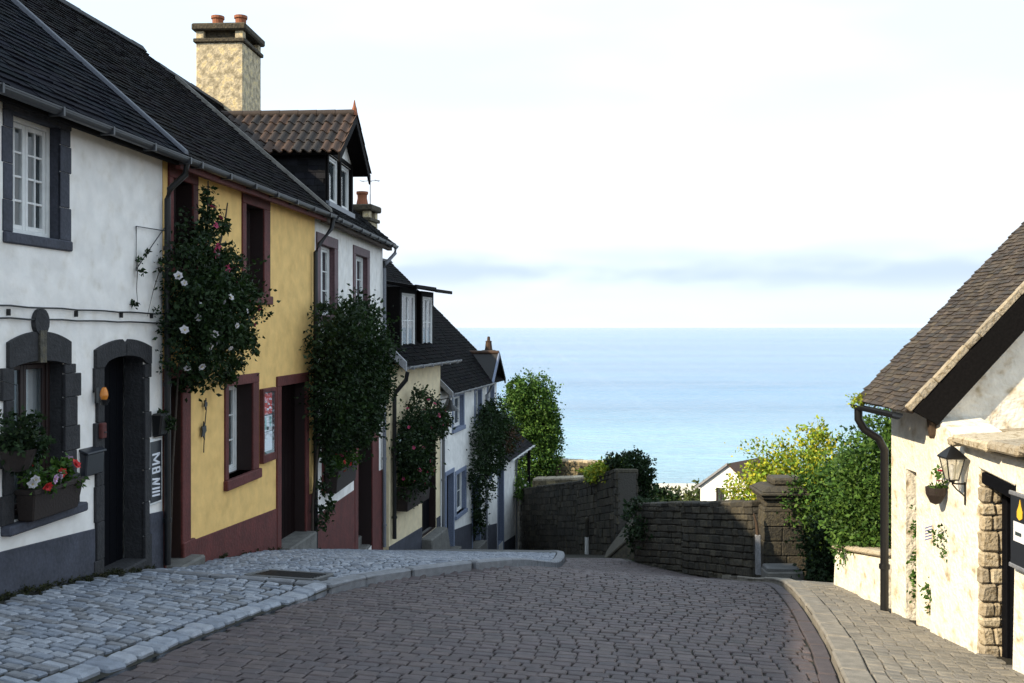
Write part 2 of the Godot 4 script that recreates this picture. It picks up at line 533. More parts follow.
func sky_image() -> Image:
	var w := 1536
	var h := 768
	var im := Image.create(w, h, false, Image.FORMAT_RGBF)
	var f := FastNoiseLite.new()
	f.seed = 31
	f.frequency = 1.0
	f.fractal_octaves = 5
	var stops := [[-90, Color(0.60, 0.66, 0.73)], [0.0, Color(0.665, 0.72, 0.775)], [1.2, Color(0.68, 0.725, 0.775)], [4.6, Color(0.70, 0.74, 0.78)], [7.0, Color(0.71, 0.75, 0.79)], [10.0, Color(0.70, 0.75, 0.80)], [13.0, Color(0.672, 0.75, 0.82)], [20, Color(0.665, 0.75, 0.825)], [45, Color(0.67, 0.752, 0.828)], [90, Color(0.67, 0.752, 0.828)]]
	for j in h:
		var el := 90.0 - (j + 0.5) / h * 180.0
		var k := 0
		while k < stops.size() - 2 and el > stops[k + 1][0]:
			k += 1
		var base: Color = (stops[k][1] as Color).lerp(stops[k + 1][1], clampf((el - stops[k][0]) / (stops[k + 1][0] - stops[k][0]), 0, 1))
		if el < -1.0:
			im.fill_rect(Rect2i(0, j, w, 1), base)
			continue
		var er := deg_to_rad(el)
		for i in w:
			var a := (i + 0.5) / w * TAU
			var dir := Vector3(cos(a) * cos(er), sin(er), sin(a) * cos(er))
			# streaky high cloud, flattened
			var n1 := f.get_noise_3d(dir.x * 2.2, dir.y * 9.0, dir.z * 2.2)
			var n2 := f.get_noise_3d(dir.x * 6.0 + 7.0, dir.y * 40.0, dir.z * 6.0)
			var c := base.lerp(Color(0.725, 0.74, 0.76), clampf(n1 * 1.6 + 0.2, 0.0, 1.0) * 0.6)
			# a low bank of blue-grey cloud
			var bank := exp(-pow((el - 3.15 - n1 * 0.7) / (0.95 + n2 * 0.5), 2.0)) * clampf(0.75 + n2 * 1.3, 0.0, 1.0)
			c = c.lerp(Color(0.565, 0.625, 0.70), bank * 0.9)
			var low := exp(-pow((el - 1.3) / 0.6, 2.0)) * clampf(0.35 + n2 * 1.2, 0.0, 1.0)
			c = c.lerp(Color(0.70, 0.715, 0.735), low * 0.6)
			im.set_pixel(i, j, Color(c.r * c.r, c.g * c.g, c.b * c.b) * 1.0)
	return im

# ---------------------------------------------------------------- walls, roofs, windows
func wall_holes(mb: MB, x0: float, x1: float, y0: float, y1: float, z: float, holes: Array, depth := 0.22) -> void:
	var xs := [x0, x1]
	var ys := [y0, y1]
	for h in holes:
		for q in [h[0], h[1]]:
			if q > x0 and q < x1 and not xs.has(q):
				xs.append(q)
		for q in [h[2], h[3]]:
			if q > y0 and q < y1 and not ys.has(q):
				ys.append(q)
	xs.sort()
	ys.sort()
	for i in xs.size() - 1:
		for j in ys.size() - 1:
			var cx: float = (xs[i] + xs[i + 1]) * 0.5
			var cy: float = (ys[j] + ys[j + 1]) * 0.5
			var open := false
			for h in holes:
				if cx > h[0] and cx < h[1] and cy > h[2] and cy < h[3]:
					open = true
			if not open:
				mb.quad(Vector3(xs[i], ys[j], z), Vector3(xs[i + 1], ys[j], z), Vector3(xs[i + 1], ys[j + 1], z), Vector3(xs[i], ys[j + 1], z))
				mb.quad(Vector3(xs[i], ys[j + 1], z - depth), Vector3(xs[i + 1], ys[j + 1], z - depth), Vector3(xs[i + 1], ys[j], z - depth), Vector3(xs[i], ys[j], z - depth))

func reveals(o: Node3D, holes: Array, m: Material, z := 0.0, depth := 0.22) -> void:
	for h in holes:
		var mb := MB.new()
		var a: float = h[0]
		var b: float = h[1]
		var c: float = h[2]
		var d: float = h[3]
		mb.quad(Vector3(a, c, z), Vector3(a, d, z), Vector3(a, d, z - depth), Vector3(a, c, z - depth))
		mb.quad(Vector3(b, c, z - depth), Vector3(b, d, z - depth), Vector3(b, d, z), Vector3(b, c, z))
		mb.quad(Vector3(a, d, z), Vector3(b, d, z), Vector3(b, d, z - depth), Vector3(a, d, z - depth))
		mb.quad(Vector3(a, c, z - depth), Vector3(b, c, z - depth), Vector3(b, c, z), Vector3(a, c, z))
		part(o, "reveal", mb, m)

func body_walls(mb: MB, x0: float, x1: float, y0: float, ye: float, yr: float, zr: float, zb: float) -> void:
	# the two gable ends and the back wall, 0.22 thick at the front return
	for x in [x0, x1]:
		var s := 1.0 if x == x1 else -1.0
		for k in 2:
			var xx: float = x - s * 0.2 * k
			var poly := [Vector3(xx, y0, -0.0), Vector3(xx, y0, zb), Vector3(xx, ye, zb), Vector3(xx, yr, zr), Vector3(xx, ye, -0.0)]
			if (s > 0.0) == (k == 0):
				mb.quad(poly[0], poly[1], poly[2], poly[4])
				mb.tri(poly[4], poly[2], poly[3])
			else:
				mb.quad(poly[0], poly[4], poly[2], poly[1])
				mb.tri(poly[4], poly[3], poly[2])
	mb.quad(Vector3(x1, y0, zb), Vector3(x0, y0, zb), Vector3(x0, ye, zb), Vector3(x1, ye, zb))
	mb.quad(Vector3(x0, y0, zb + 0.2), Vector3(x1, y0, zb + 0.2), Vector3(x1, ye, zb + 0.2), Vector3(x0, ye, zb + 0.2))

func slab(mb: MB, a: Vector3, b: Vector3, c: Vector3, d: Vector3, th: float) -> void:
	# four corners of the top, counter-clockwise from above; thickness downwards along the normal
	var nn := (b - a).cross(d - a).normalized() * th
	var p := [a - nn, b - nn, d - nn, c - nn, a, b, d, c]
	mb.hexa(p, 0.0)

func slates(parent: Node3D, called: String, x0: float, x1: float, ze: float, ye: float, zr: float, yr: float, sw: float, sh: float, cols: Array, m: Material, sd: int, th := 0.012) -> void:
	# courses of lapped slates on one slope, joined: they are too small to tell apart singly
	var rng := RandomNumberGenerator.new()
	rng.seed = sd
	var up := Vector3(0, yr - ye, zr - ze)
	var len := up.length()
	up /= len
	var nn := Vector3(1, 0, 0).cross(up)
	if nn.y < 0.0:
		nn = -nn
	var mb := MB.new()
	var rows := int(len / sh)
	for r in rows + 1:
		var x := x0 - (sw * 0.5 if r % 2 else 0.0) - rng.randf() * 0.03
		while x < x1:
			var w := sw * rng.randf_range(0.85, 1.15)
			var a := maxf(x, x0) + 0.004
			var b := minf(x + w, x1) - 0.003
			x += w
			if b - a < 0.03:
				continue
			var s := r * sh + rng.randf_range(-0.008, 0.008)
			var e := minf(s + sh * 1.35, len + 0.02)
			var lift := th * rng.randf_range(1.3, 2.3)
			var o := Vector3(0, ye, ze)
			var p0 := o + up * s + nn * lift
			var p1 := o + up * e + nn * th * 0.3
			var tilt := rng.randf_range(-0.004, 0.004)
			var col: Color = cols[rng.randi() % cols.size()]
			var k := rng.randf_range(0.8, 1.2)
			col = Color(col.r * k, col.g * k, col.b * k)
			var A := p0 + Vector3(a, 0, 0) + nn * tilt
			var B := p0 + Vector3(b, 0, 0) - nn * tilt
			var C := p1 + Vector3(b, 0, 0)
			var D := p1 + Vector3(a, 0, 0)
			mb.quad(A, B, C, D, col)
			mb.quad(A - nn * lift, B - nn * lift, B, A, col)
			mb.quad(D, A, A - nn * lift, D - nn * lift, col)
			mb.quad(B, C, C - nn * lift, B - nn * lift, col)
	part(parent, called, mb, m, "stuff")

func gable_roof(parent: Node3D, x0: float, x1: float, ze: float, ye: float, zr: float, yr: float, zb: float, sd: int, cols: Array, sw := 0.22, sh := 0.13) -> MeshInstance3D:
	var mb := MB.new()
	slab(mb, Vector3(x0, ye, ze), Vector3(x1, ye, ze), Vector3(x1, yr, zr), Vector3(x0, yr, zr), 0.07)
	slab(mb, Vector3(x1, ye, zb), Vector3(x0, ye, zb), Vector3(x0, yr, zr), Vector3(x1, yr, zr), 0.07)
	var r := part(parent, "roof", mb, M.under_roof)
	slates(r, "slates", x0, x1, ze, ye, zr, yr, sw, sh, cols, M.slate, sd)
	var rng := RandomNumberGenerator.new()
	rng.seed = sd + 5
	var x := x0
	while x < x1 - 0.1:
		var l := minf(0.42, x1 - x)
		var t := MB.new()
		var dy := rng.randf_range(-0.008, 0.008)
		t.hexa([Vector3(x, yr - 0.06, zr - 0.13), Vector3(x + l, yr - 0.06, zr - 0.13), Vector3(x, yr + 0.06 + dy, zr - 0.04), Vector3(x + l - 0.008, yr + 0.06 + dy, zr - 0.04), Vector3(x, yr - 0.06, zr + 0.13), Vector3(x + l, yr - 0.06, zr + 0.13), Vector3(x, yr + 0.06 + dy, zr + 0.04), Vector3(x + l - 0.008, yr + 0.06 + dy, zr + 0.04)], 0.012)
		part(r, "ridge_tile", t, M.dark_stone)
		x += l
	return r

func gutter(parent: Node3D, x0: float, x1: float, y: float, z: float, m: Material, r := 0.06) -> void:
	var mb := MB.new()
	for k in 8:
		var a0 := PI + PI * k / 8.0
		var a1 := PI + PI * (k + 1) / 8.0
		for q in 2:
			var rr := r if q == 0 else r - 0.008
			var P := Vector3(x0, y + sin(a0) * rr, z + cos(a0) * rr)
			var Q := Vector3(x0, y + sin(a1) * rr, z + cos(a1) * rr)
			var e := Vector3(x1 - x0, 0, 0)
			if q == 0:
				mb.quad(P, Q, Q + e, P + e)
			else:
				mb.quad(P + e, Q + e, Q, P)
	for zz in [z - r, z + r]:
		mb.box(x0, x1, y - 0.006, y + 0.006, zz - 0.007, zz + 0.007)
	for xx in [x0, x1]:
		var pts := []
		for k in 9:
			var a0 := PI + PI * k / 8.0
			pts.append(Vector3(xx, y + sin(a0) * r, z + cos(a0) * r))
		for k in 7:
			mb.tri(pts[0], pts[k + 1], pts[k + 2])
	var g := part(parent, "gutter", mb, m)
	var x := x0 + 0.3
	while x < x1:
		var b := MB.new()
		b.box(x, x + 0.03, y - r - 0.01, y + 0.012, z - r - 0.02, z + r + 0.012)
		part(g, "gutter_bracket", b, m)
		x += 0.9

func downpipe(parent: Node3D, pts: Array, r: float, m: Material) -> void:
	var mb := MB.new()
	mb.tube(pts, r, 10)
	var p := part(parent, "downpipe", mb, m)
	var lo: Vector3 = pts[pts.size() - 1]
	var hi: Vector3 = pts[pts.size() - 2]
	var y := lo.y + 0.5
	while y < hi.y:
		var b := MB.new()
		b.tube([Vector3(lo.x, y, lo.z), Vector3(lo.x, y + 0.05, lo.z)], r * 1.3, 10)
		part(p, "pipe_collar", b, m)
		y += 1.6

func window(parent: Node3D, x0: float, x1: float, y0: float, y1: float, z: float, fm: Material, cols: int, rows: int, leaves := 2, called := "window", curtain := false) -> MeshInstance3D:
	# frame set back in its opening; casements, bars and panes are its pieces
	var f := 0.05
	var mb := MB.new()
	mb.box(x0, x0 + f, y0, y1, z - 0.05, z + 0.02, 0.006)
	mb.box(x1 - f, x1, y0, y1, z - 0.05, z + 0.02, 0.006)
	mb.box(x0 + f, x1 - f, y1 - f, y1, z - 0.05, z + 0.018, 0.006)
	mb.box(x0 + f, x1 - f, y0, y0 + f, z - 0.05, z + 0.03, 0.006)
	var w := part(parent, called, mb, fm)
	if OFF.has(parent):
		pass
	var lw := (x1 - x0 - 2 * f) / leaves
	for l in leaves:
		var a := x0 + f + l * lw + 0.002
		var b := x0 + f + (l + 1) * lw - 0.002
		var c := y0 + f + 0.002
		var d := y1 - f - 0.002
		var g := 0.045
		var cm := MB.new()
		cm.box(a, a + g, c, d, z - 0.035, z + 0.005, 0.005)
		cm.box(b - g, b, c, d, z - 0.035, z + 0.005, 0.005)
		cm.box(a + g, b - g, c, c + g, z - 0.035, z + 0.003, 0.005)
		cm.box(a + g, b - g, d - g, d, z - 0.035, z + 0.003, 0.005)
		part(w, "casement", cm, fm)
		var pw := (b - a - 2 * g) / cols
		var ph := (d - c - 2 * g) / rows
		for i in range(1, cols):
			var q := MB.new()
			q.box(a + g + i * pw - 0.011, a + g + i * pw + 0.011, c + g, d - g, z - 0.03, z, 0.003)
			part(w, "glazing_bar", q, fm)
		for j in range(1, rows):
			var q := MB.new()
			q.box(a + g, b - g, c + g + j * ph - 0.011, c + g + j * ph + 0.011, z - 0.032, z - 0.002, 0.003)
			part(w, "glazing_bar", q, fm)
		for i in cols:
			for j in rows:
				var q := MB.new()
				var xa := a + g + i * pw
				var ya := c + g + j * ph
				q.quad(Vector3(xa, ya, z - 0.016), Vector3(xa + pw, ya, z - 0.016), Vector3(xa + pw, ya + ph, z - 0.016), Vector3(xa, ya + ph, z - 0.016))
				part(w, "pane", q, M.glass)
	if curtain:
		var cu := MB.new()
		var wid := (x1 - x0) * 0.3
		for side in 2:
			for k in 8:
				var xa := (x0 + wid * k / 8.0) if side == 0 else (x1 - wid + wid * k / 8.0)
				var za := z - 0.12 + (0.02 if k % 2 else -0.02)
				var zc := z - 0.12 + (-0.02 if k % 2 else 0.02)
				cu.quad(Vector3(xa, y0, za), Vector3(xa + wid / 8.0, y0, zc), Vector3(xa + wid / 8.0, y1, zc), Vector3(xa, y1, za))
		part(w, "curtain", cu, M.curtain)
	return w

func surround(parent: Node3D, x0: float, x1: float, y0: float, y1: float, h: Array, m: Material, proud := 0.025, door := false) -> void:
	# painted raised band round an opening h = [xa, xb, ya, yb]
	var a := MB.new()
	a.box(x0, h[0], h[2] - (0.9 if door else 0.0), h[3], -0.02, proud, 0.008)
	part(parent, "jamb", a, m)
	var b := MB.new()
	b.box(h[1], x1, h[2] - (0.9 if door else 0.0), h[3], -0.02, proud, 0.008)
	part(parent, "jamb", b, m)
	var c := MB.new()
	c.box(x0, x1, h[3], y1, -0.02, proud + 0.002, 0.008)
	part(parent, "lintel", c, m)
	if not door:
		var d := MB.new()
		d.box(x0 - 0.02, x1 + 0.02, y0, h[2], -0.2, proud + 0.04, 0.012)
		part(parent, "window_sill", d, m)

func door(parent: Node3D, x0: float, x1: float, y0: float, y1: float, z: float, m: Material, planks := 5) -> void:
	var mb := MB.new()
	mb.box(x0, x1, y0, y1, z - 0.05, z - 0.012)
	var o := part(parent, "door", mb, m)
	var w := (x1 - x0) / planks
	for k in planks:
		var q := MB.new()
		q.box(x0 + k * w + 0.005, x0 + (k + 1) * w - 0.005, y0 + 0.01, y1 - 0.005, z - 0.014, z + 0.006, 0.005)
		part(o, "plank", q, m)
	var hd := MB.new()
	hd.tube([Vector3(x0 + 0.1, y0 + 1.0, z + 0.005), Vector3(x0 + 0.1, y0 + 1.0, z + 0.05), Vector3(x0 + 0.2, y0 + 1.0, z + 0.05)], 0.01, 6)
	part(o, "handle", hd, M.iron)

func plinth(parent: Node3D, x0: float, x1: float, ta: float, tb: float, yb: float, m: Material) -> void:
	var mb := MB.new()
	mb.hexa([Vector3(x0, yb, -0.03), Vector3(x1, yb, -0.03), Vector3(x0, ta, -0.03), Vector3(x1, tb, -0.03), Vector3(x0, yb, 0.02), Vector3(x1, yb, 0.02), Vector3(x0, ta, 0.016), Vector3(x1, tb, 0.016)], 0.006)
	part(parent, "plinth", mb, m)

func house(called: String, label: String, line: Array, s0: float) -> Node3D:
	# line = [a, m, D0]: facade runs x = a + m*d from depth D0; mesh x is metres along it, y is height, z is out to the street
	var k := sqrt(1.0 + line[1] * line[1])
	var d: float = line[2] + s0 / k
	var x: float = line[0] + line[1] * d
	var base := tab(TL, d)
	var ax := Vector3(line[1], 0, -1).normalized()
	var o := thing(called, label, "house", Vector3(x, base, -d), atan2(-ax.z, ax.x))
	OFF[o] = Vector3(-s0, -base, 0)
	return o

func at_line(line: Array, s: float, y: float, z: float) -> Vector3:
	var k := sqrt(1.0 + line[1] * line[1])
	var d: float = line[2] + s / k
	var nrm := Vector3(1, 0, line[1]) / k
	return Vector3(line[0] + line[1] * d, y, -d) + nrm * z

func fixed(called: String, label: String, category: String, line: Array, s: float, y: float, z := 0.0, group := "") -> Node3D:
	# a thing fixed on a facade: its own x runs along the wall and z outwards
	var ax := Vector3(line[1], 0, -1).normalized()
	return thing(called, label, category, at_line(line, s, y, z), atan2(-ax.z, ax.x), group)

# ---------------------------------------------------------------- plants
func rand_dir(rng: RandomNumberGenerator) -> Vector3:
	var z := rng.randf_range(-1, 1)
	var a := rng.randf() * TAU
	var r := sqrt(1 - z * z)
	return Vector3(r * cos(a), z, r * sin(a))

func foliage(parent: Node3D, called: String, blobs: Array, count: int, size: float, cols: Array, sd: int, ragged := 0.25, inner := 0.45, m: Material = null) -> void:
	var rng := RandomNumberGenerator.new()
	rng.seed = sd
	var weight := []
	var total := 0.0
	for b in blobs:
		var r: Vector3 = b[1]
		total += r.x * r.y + r.y * r.z + r.z * r.x
		weight.append(total)
	var V := PackedVector3Array()
	var N := PackedVector3Array()
	var C := PackedColorArray()
	var I := PackedInt32Array()
	var clump := Vector3.ZERO
	var out := Vector3.UP
	var cr := 0.1
	var tone := 1.0
	for q in count:
		if q % 22 == 0:
			var pick := rng.randf() * total
			var bi := 0
			while bi < blobs.size() - 1 and weight[bi] < pick:
				bi += 1
			var b: Array = blobs[bi]
			var rr: Vector3 = b[1]
			var dir := rand_dir(rng)
			clump = b[0] + dir * rr * rng.randf_range(inner, 1.0 + ragged * 0.6)
			out = (dir / rr).normalized()
			cr = (rr.x + rr.y + rr.z) / 3.0 * ragged * rng.randf_range(0.5, 1.2)
			tone = rng.randf_range(0.75, 1.25)
		var p := clump + Vector3(rng.randfn(), rng.randfn(), rng.randfn()) * cr * 0.55
		var a := (out * 0.7 + rand_dir(rng) + Vector3(0, -0.15, 0)).normalized()
		var w := a.cross(rand_dir(rng)).normalized()
		var l := size * rng.randf_range(0.6, 1.3)
		var up := a.cross(w) * l * 0.14
		var col: Color = cols[rng.randi() % cols.size()]
		var k := tone * rng.randf_range(0.75, 1.25)
		col = Color(col.r * k, col.g * k, col.b * k)
		var i := V.size()
		V.append(p)
		V.append(p + a * l * 0.45 + w * l * 0.3 + up)
		V.append(p + a * l)
		V.append(p + a * l * 0.45 - w * l * 0.3 + up)
		var n1 := (V[i + 1] - p).cross(V[i + 2] - p).normalized()
		var back := n1.dot(out) < 0
		if back:
			n1 = -n1
		for j in 4:
			N.append(n1)
			C.append(col)
		I.append_array([i, i + 1, i + 2, i, i + 2, i + 3] if back else [i, i + 2, i + 1, i, i + 3, i + 2])
	var me := ArrayMesh.new()
	var arr := []
	arr.resize(Mesh.ARRAY_MAX)
	arr[Mesh.ARRAY_VERTEX] = V
	arr[Mesh.ARRAY_NORMAL] = N
	arr[Mesh.ARRAY_COLOR] = C
	arr[Mesh.ARRAY_INDEX] = I
	me.add_surface_from_arrays(Mesh.PRIMITIVE_TRIANGLES, arr)
	me.surface_set_material(0, m if m else M.leaf)
	var o := MeshInstance3D.new()
	o.name = called
	o.mesh = me
	parent.add_child(o, true)

func blossom_mesh(r: float, col: Color, heart: Color, sd: int) -> ArrayMesh:
	var rng := RandomNumberGenerator.new()
	rng.seed = sd
	var mb := MB.new()
	for ring in 2:
		for k in 6:
			var a := TAU * (k + ring * 0.5) / 6.0
			var d := Vector3(cos(a), 0.35 + ring * 0.6, sin(a)).normalized()
			var s := Vector3(-sin(a), 0, cos(a))
			var l := r * rng.randf_range(0.8, 1.1) * (1.0 - 0.25 * ring)
			var kk := rng.randf_range(0.85, 1.15)
			mb.quad(Vector3.ZERO, d * l * 0.6 - s * l * 0.4, d * l, d * l * 0.6 + s * l * 0.4, Color(col.r * kk, col.g * kk, col.b * kk))
	mb.block(Transform3D(Basis.IDENTITY, Vector3(0, r * 0.2, 0)), Vector3.ONE * r * 0.14, r * 0.05, heart)
	var me := mb.mesh()
	me.surface_set_material(0, M.petal)
	return me

func blossoms(parent: Node3D, blobs: Array, count: int, me: Mesh, sd: int, face := Vector3.ZERO, spread := 1.08) -> void:
	var rng := RandomNumberGenerator.new()
	rng.seed = sd
	for q in count:
		var b: Array = blobs[rng.randi() % blobs.size()]
		var dir := (rand_dir(rng) + face).normalized()
		var p: Vector3 = b[0] + dir * b[1] * spread
		var ax := dir.cross(Vector3(0.3, 0.2, 0.9)).normalized()
		var o := inst(parent, "blossom", me, Transform3D(Basis(ax, dir, ax.cross(dir)).scaled(Vector3.ONE * rng.randf_range(0.75, 1.2)), p))
		o.set_meta("label", "")
		o.remove_meta("label")

func stems(parent: Node3D, called: String, lines: Array, r: float) -> void:
	for l in lines:
		var mb := MB.new()
		mb.tube(l, r, 6, Color.WHITE, r * 0.4)
		part(parent, called, mb, M.bark)

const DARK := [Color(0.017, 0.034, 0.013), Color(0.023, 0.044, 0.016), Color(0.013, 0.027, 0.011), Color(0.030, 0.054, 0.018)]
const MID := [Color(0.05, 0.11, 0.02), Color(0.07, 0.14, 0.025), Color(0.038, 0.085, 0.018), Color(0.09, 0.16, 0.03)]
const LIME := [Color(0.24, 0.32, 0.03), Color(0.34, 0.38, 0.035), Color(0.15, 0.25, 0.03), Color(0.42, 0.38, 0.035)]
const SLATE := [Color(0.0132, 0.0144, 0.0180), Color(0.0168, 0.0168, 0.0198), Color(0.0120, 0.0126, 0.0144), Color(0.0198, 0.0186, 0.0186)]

func blob(x: float, y: float, z: float, rx: float, ry: float, rz: float) -> Array:
	return [Vector3(x, y, z), Vector3(rx, ry, rz)]

# ---------------------------------------------------------------- ground, street and sea
func structure(called: String, mb: MB, m: Material) -> MeshInstance3D:
	var o := part(self, called, mb, m)
	o.set_meta("kind", "structure")
	return o

func strip(mb: MB, d0: float, d1: float, step: float, f0: Callable, f1: Callable, n: int, lift: float, inset := 0.0) -> void:
	var d := d0
	while d < d1 - 0.001:
		var e := minf(d + step, d1)
		for k in n:
			var u0 := lerpf(inset, 1.0 - inset, float(k) / n)
			var u1 := lerpf(inset, 1.0 - inset, float(k + 1) / n)
			var xa := lerpf(f0.call(d), f1.call(d), u0)
			var xb := lerpf(f0.call(d), f1.call(d), u1)
			var xc := lerpf(f0.call(e), f1.call(e), u1)
			var xd := lerpf(f0.call(e), f1.call(e), u0)
			mb.quad(W(xa, land(xa, d) + lift, d), W(xb, land(xb, d) + lift, d), W(xc, land(xc, e) + lift, e), W(xd, land(xd, e) + lift, e))
		d = e

func kl(d: float) -> float:
	return tab(TKL, d)
func kr(d: float) -> float:
	return tab(TKR, d)
func kl_in(d: float) -> float:
	return tab(TKL, d) - 0.001
func kl_out(d: float) -> float:
	return tab(TKL, d) + 0.001
func kr_in(d: float) -> float:
	return tab(TKR, d) - 0.001
func kr_out(d: float) -> float:
	return tab(TKR, d) + 0.001
func fr(d: float) -> float:
	return front_x(d) - 0.15
func rw(d: float) -> float:
	return maxf(tab(TKR, d) + 0.9, 4.6)

func sett_meshes(prefix: String, sd: int) -> Array:
	var rng := RandomNumberGenerator.new()
	rng.seed = sd
	var out := []
	for i in 4:
		for k in 3:
			var mb := MB.new()
			mb.sett(Transform3D.IDENTITY, Vector3(0.5, 0.04, 0.5), 0.07, Color.WHITE, rng, 0.009)
			var me := mb.mesh()
			me.surface_set_material(0, M["%s_%d" % [prefix, i]])
			out.append(me)
	return out

func lay(parent: Node3D, called: String, list: Array, meshes: Array, cols: Array, sd: int, bev: float) -> void:
	# list entries: [Transform3D, half width, half length, how large it shows]; the 300 that show largest are pieces of their own
	var rng := RandomNumberGenerator.new()
	rng.seed = sd
	list.sort_custom(func(a, b): return a[3] > b[3])
	var rest := MB.new()
	for i in list.size():
		var e: Array = list[i]
		var tr: Transform3D = e[0]
		if i < 300:
			inst(parent, called, meshes[rng.randi() % meshes.size()], tr * Transform3D(Basis.from_scale(Vector3(e[1] * 2.0, 1.0, e[2] * 2.0)), Vector3(0, -0.04, 0)))
		else:
			var c: Color = cols[rng.randi() % cols.size()]
			var k := rng.randf_range(0.85, 1.15)
			rest.sett(tr * Transform3D(Basis.IDENTITY, Vector3(0, -0.04, 0)), Vector3(e[1], 0.04, e[2]), bev, Color(c.r * k, c.g * k, c.b * k), rng)
	if rest.v.size():
		part(parent, called + "s_beyond", rest, M.sett_mix, "stuff")

func shows(x: float, d: float) -> float:
	# rough size on the picture, zero when out of it
	if d < 5.0:
		return -1.0
	var px := 512.0 + 1000.0 * x / d
	var py := 327.0 - 1000.0 * land(x, d) / d
	if px < -12 or px > 1036 or py > 695:
		return 0.001 / d
	return 1.0 / d

func make_ground() -> void:
	# terrain sheet, running down to the beach and under the sea
	var mb := MB.new()
	var ds := []
	var d := -60.0
	while d < 320.0:
		ds.append(d)
		d += 1.0 if d > -6 and d < 52 else (4.0 if d < 180 else 20.0)
	var xs := [-700.0, -300.0, -120.0, -60.0, -30.0, -18.0, -12.0]
	var x := -9.0
	while x < 10.0:
		xs.append(x)
		x += 0.75
	xs.append_array([12.0, 16.0, 22.0, 30.0, 45.0, 70.0, 120.0, 300.0, 700.0])
	var nz := FastNoiseLite.new()
	nz.seed = 4
	nz.frequency = 0.05
	var hh := func(px: float, pd: float) -> float:
		var y := land(px, clampf(pd, -20, 260)) - 0.14
		if pd > 15.0 and px > 4.0:
			y -= minf((px - 4.0) * 0.35, 1.6) * smoothstep(15.0, 19.0, pd) * (1.0 - smoothstep(60, 90, pd))
		if pd > 22.0:
			y -= 0.25 * smoothstep(22.0, 24.0, pd)
		if pd > 50.0:
			y += nz.get_noise_2d(px, pd) * 0.8 - 0.4
		return y
	for i in ds.size() - 1:
		for j in xs.size() - 1:
			mb.quad(W(xs[j], hh.call(xs[j], ds[i]), ds[i]), W(xs[j + 1], hh.call(xs[j + 1], ds[i]), ds[i]), W(xs[j + 1], hh.call(xs[j + 1], ds[i + 1]), ds[i + 1]), W(xs[j], hh.call(xs[j], ds[i + 1]), ds[i + 1]))
	structure("ground", mb, M.soil)
	# beach
	var bm := MB.new()
	for j in 40:
		for i in 8:
			var bx := -200.0 + j * 10.0
			var d0 := 128.0 + i * 8.0
			var yy := func(q: float) -> float: return maxf(lerpf(-24.6, -28.6, (q - 128.0) / 60.0), -30.0)
			bm.quad(W(bx, yy.call(d0), d0), W(bx + 10, yy.call(d0), d0), W(bx + 10, yy.call(d0 + 8), d0 + 8), W(bx, yy.call(d0 + 8), d0 + 8))
	structure("beach", bm, M.sand)
	# sea: long swell near the shore, flat far out
	var sm := MB.new()
	var sd := [150.0]
	var q := 150.0
	while q < 60000.0:
		q += maxf(1.6, (q - 150.0) * 0.035)
		sd.append(q)
	var wn := FastNoiseLite.new()
	wn.seed = 9
	wn.frequency = 0.004
	var nx := 64
	var hs := func(px: float, pd: float) -> float:
		var warp := wn.get_noise_2d(px * 0.6, pd * 2.0) * 26.0
		var a := 0.6 * exp(-(pd - 150.0) / 260.0)
		var s := sin((pd + warp) * TAU / 21.0)
		return -28.0 + a * (s + 0.35 * s * s) * clampf(0.6 + wn.get_noise_2d(px + 500.0, pd) * 1.4, 0.0, 1.3)
	var sc := func(px: float, pd: float) -> Color:
		var n := wn.get_noise_2d(px * 0.35 * 300.0 / (pd + 150.0), log(pd) * 900.0)
		var k := smoothstep(150.0, 420.0, pd)
		var c := Color(0.25, 0.40, 0.48).lerp(Color(0.11, 0.24, 0.39), k)
		var f := 1.0 + n * 0.3
		return Color(c.r * f, c.g * f, c.b * (1.0 + n * 0.25))
	for i in sd.size() - 1:
		var half: float = sd[i + 1] * 1.1 + 60.0
		for j in nx:
			var xa := lerpf(-half, half, float(j) / nx)
			var xb := lerpf(-half, half, float(j + 1) / nx)
			var half0: float = sd[i] * 1.1 + 60.0
			var xa0 := lerpf(-half0, half0, float(j) / nx)
			var xb0 := lerpf(-half0, half0, float(j + 1) / nx)
			if i == 0:
				half0 = half
			var k := sm.v.size()
			var P := [W(xa0, hs.call(xa0, sd[i]), sd[i]), W(xb0, hs.call(xb0, sd[i]), sd[i]), W(xb, hs.call(xb, sd[i + 1]), sd[i + 1]), W(xa, hs.call(xa, sd[i + 1]), sd[i + 1])]
			sm.quad(P[0], P[1], P[2], P[3])
			var cc := [sc.call(xa0, sd[i]), sc.call(xb0, sd[i]), sc.call(xb, sd[i + 1]), sc.call(xa, sd[i + 1])]
			for e in 4:
				sm.c[k + e] = cc[e]
				var pp: Vector3 = P[e]
				var eps := 0.8
				var dd: float = -pp.z
				sm.n[k + e] = Vector3(0, 1, (hs.call(pp.x, dd + eps) - hs.call(pp.x, dd - eps)) / (2 * eps)).normalized()
	structure("sea", sm, M.sea_water)

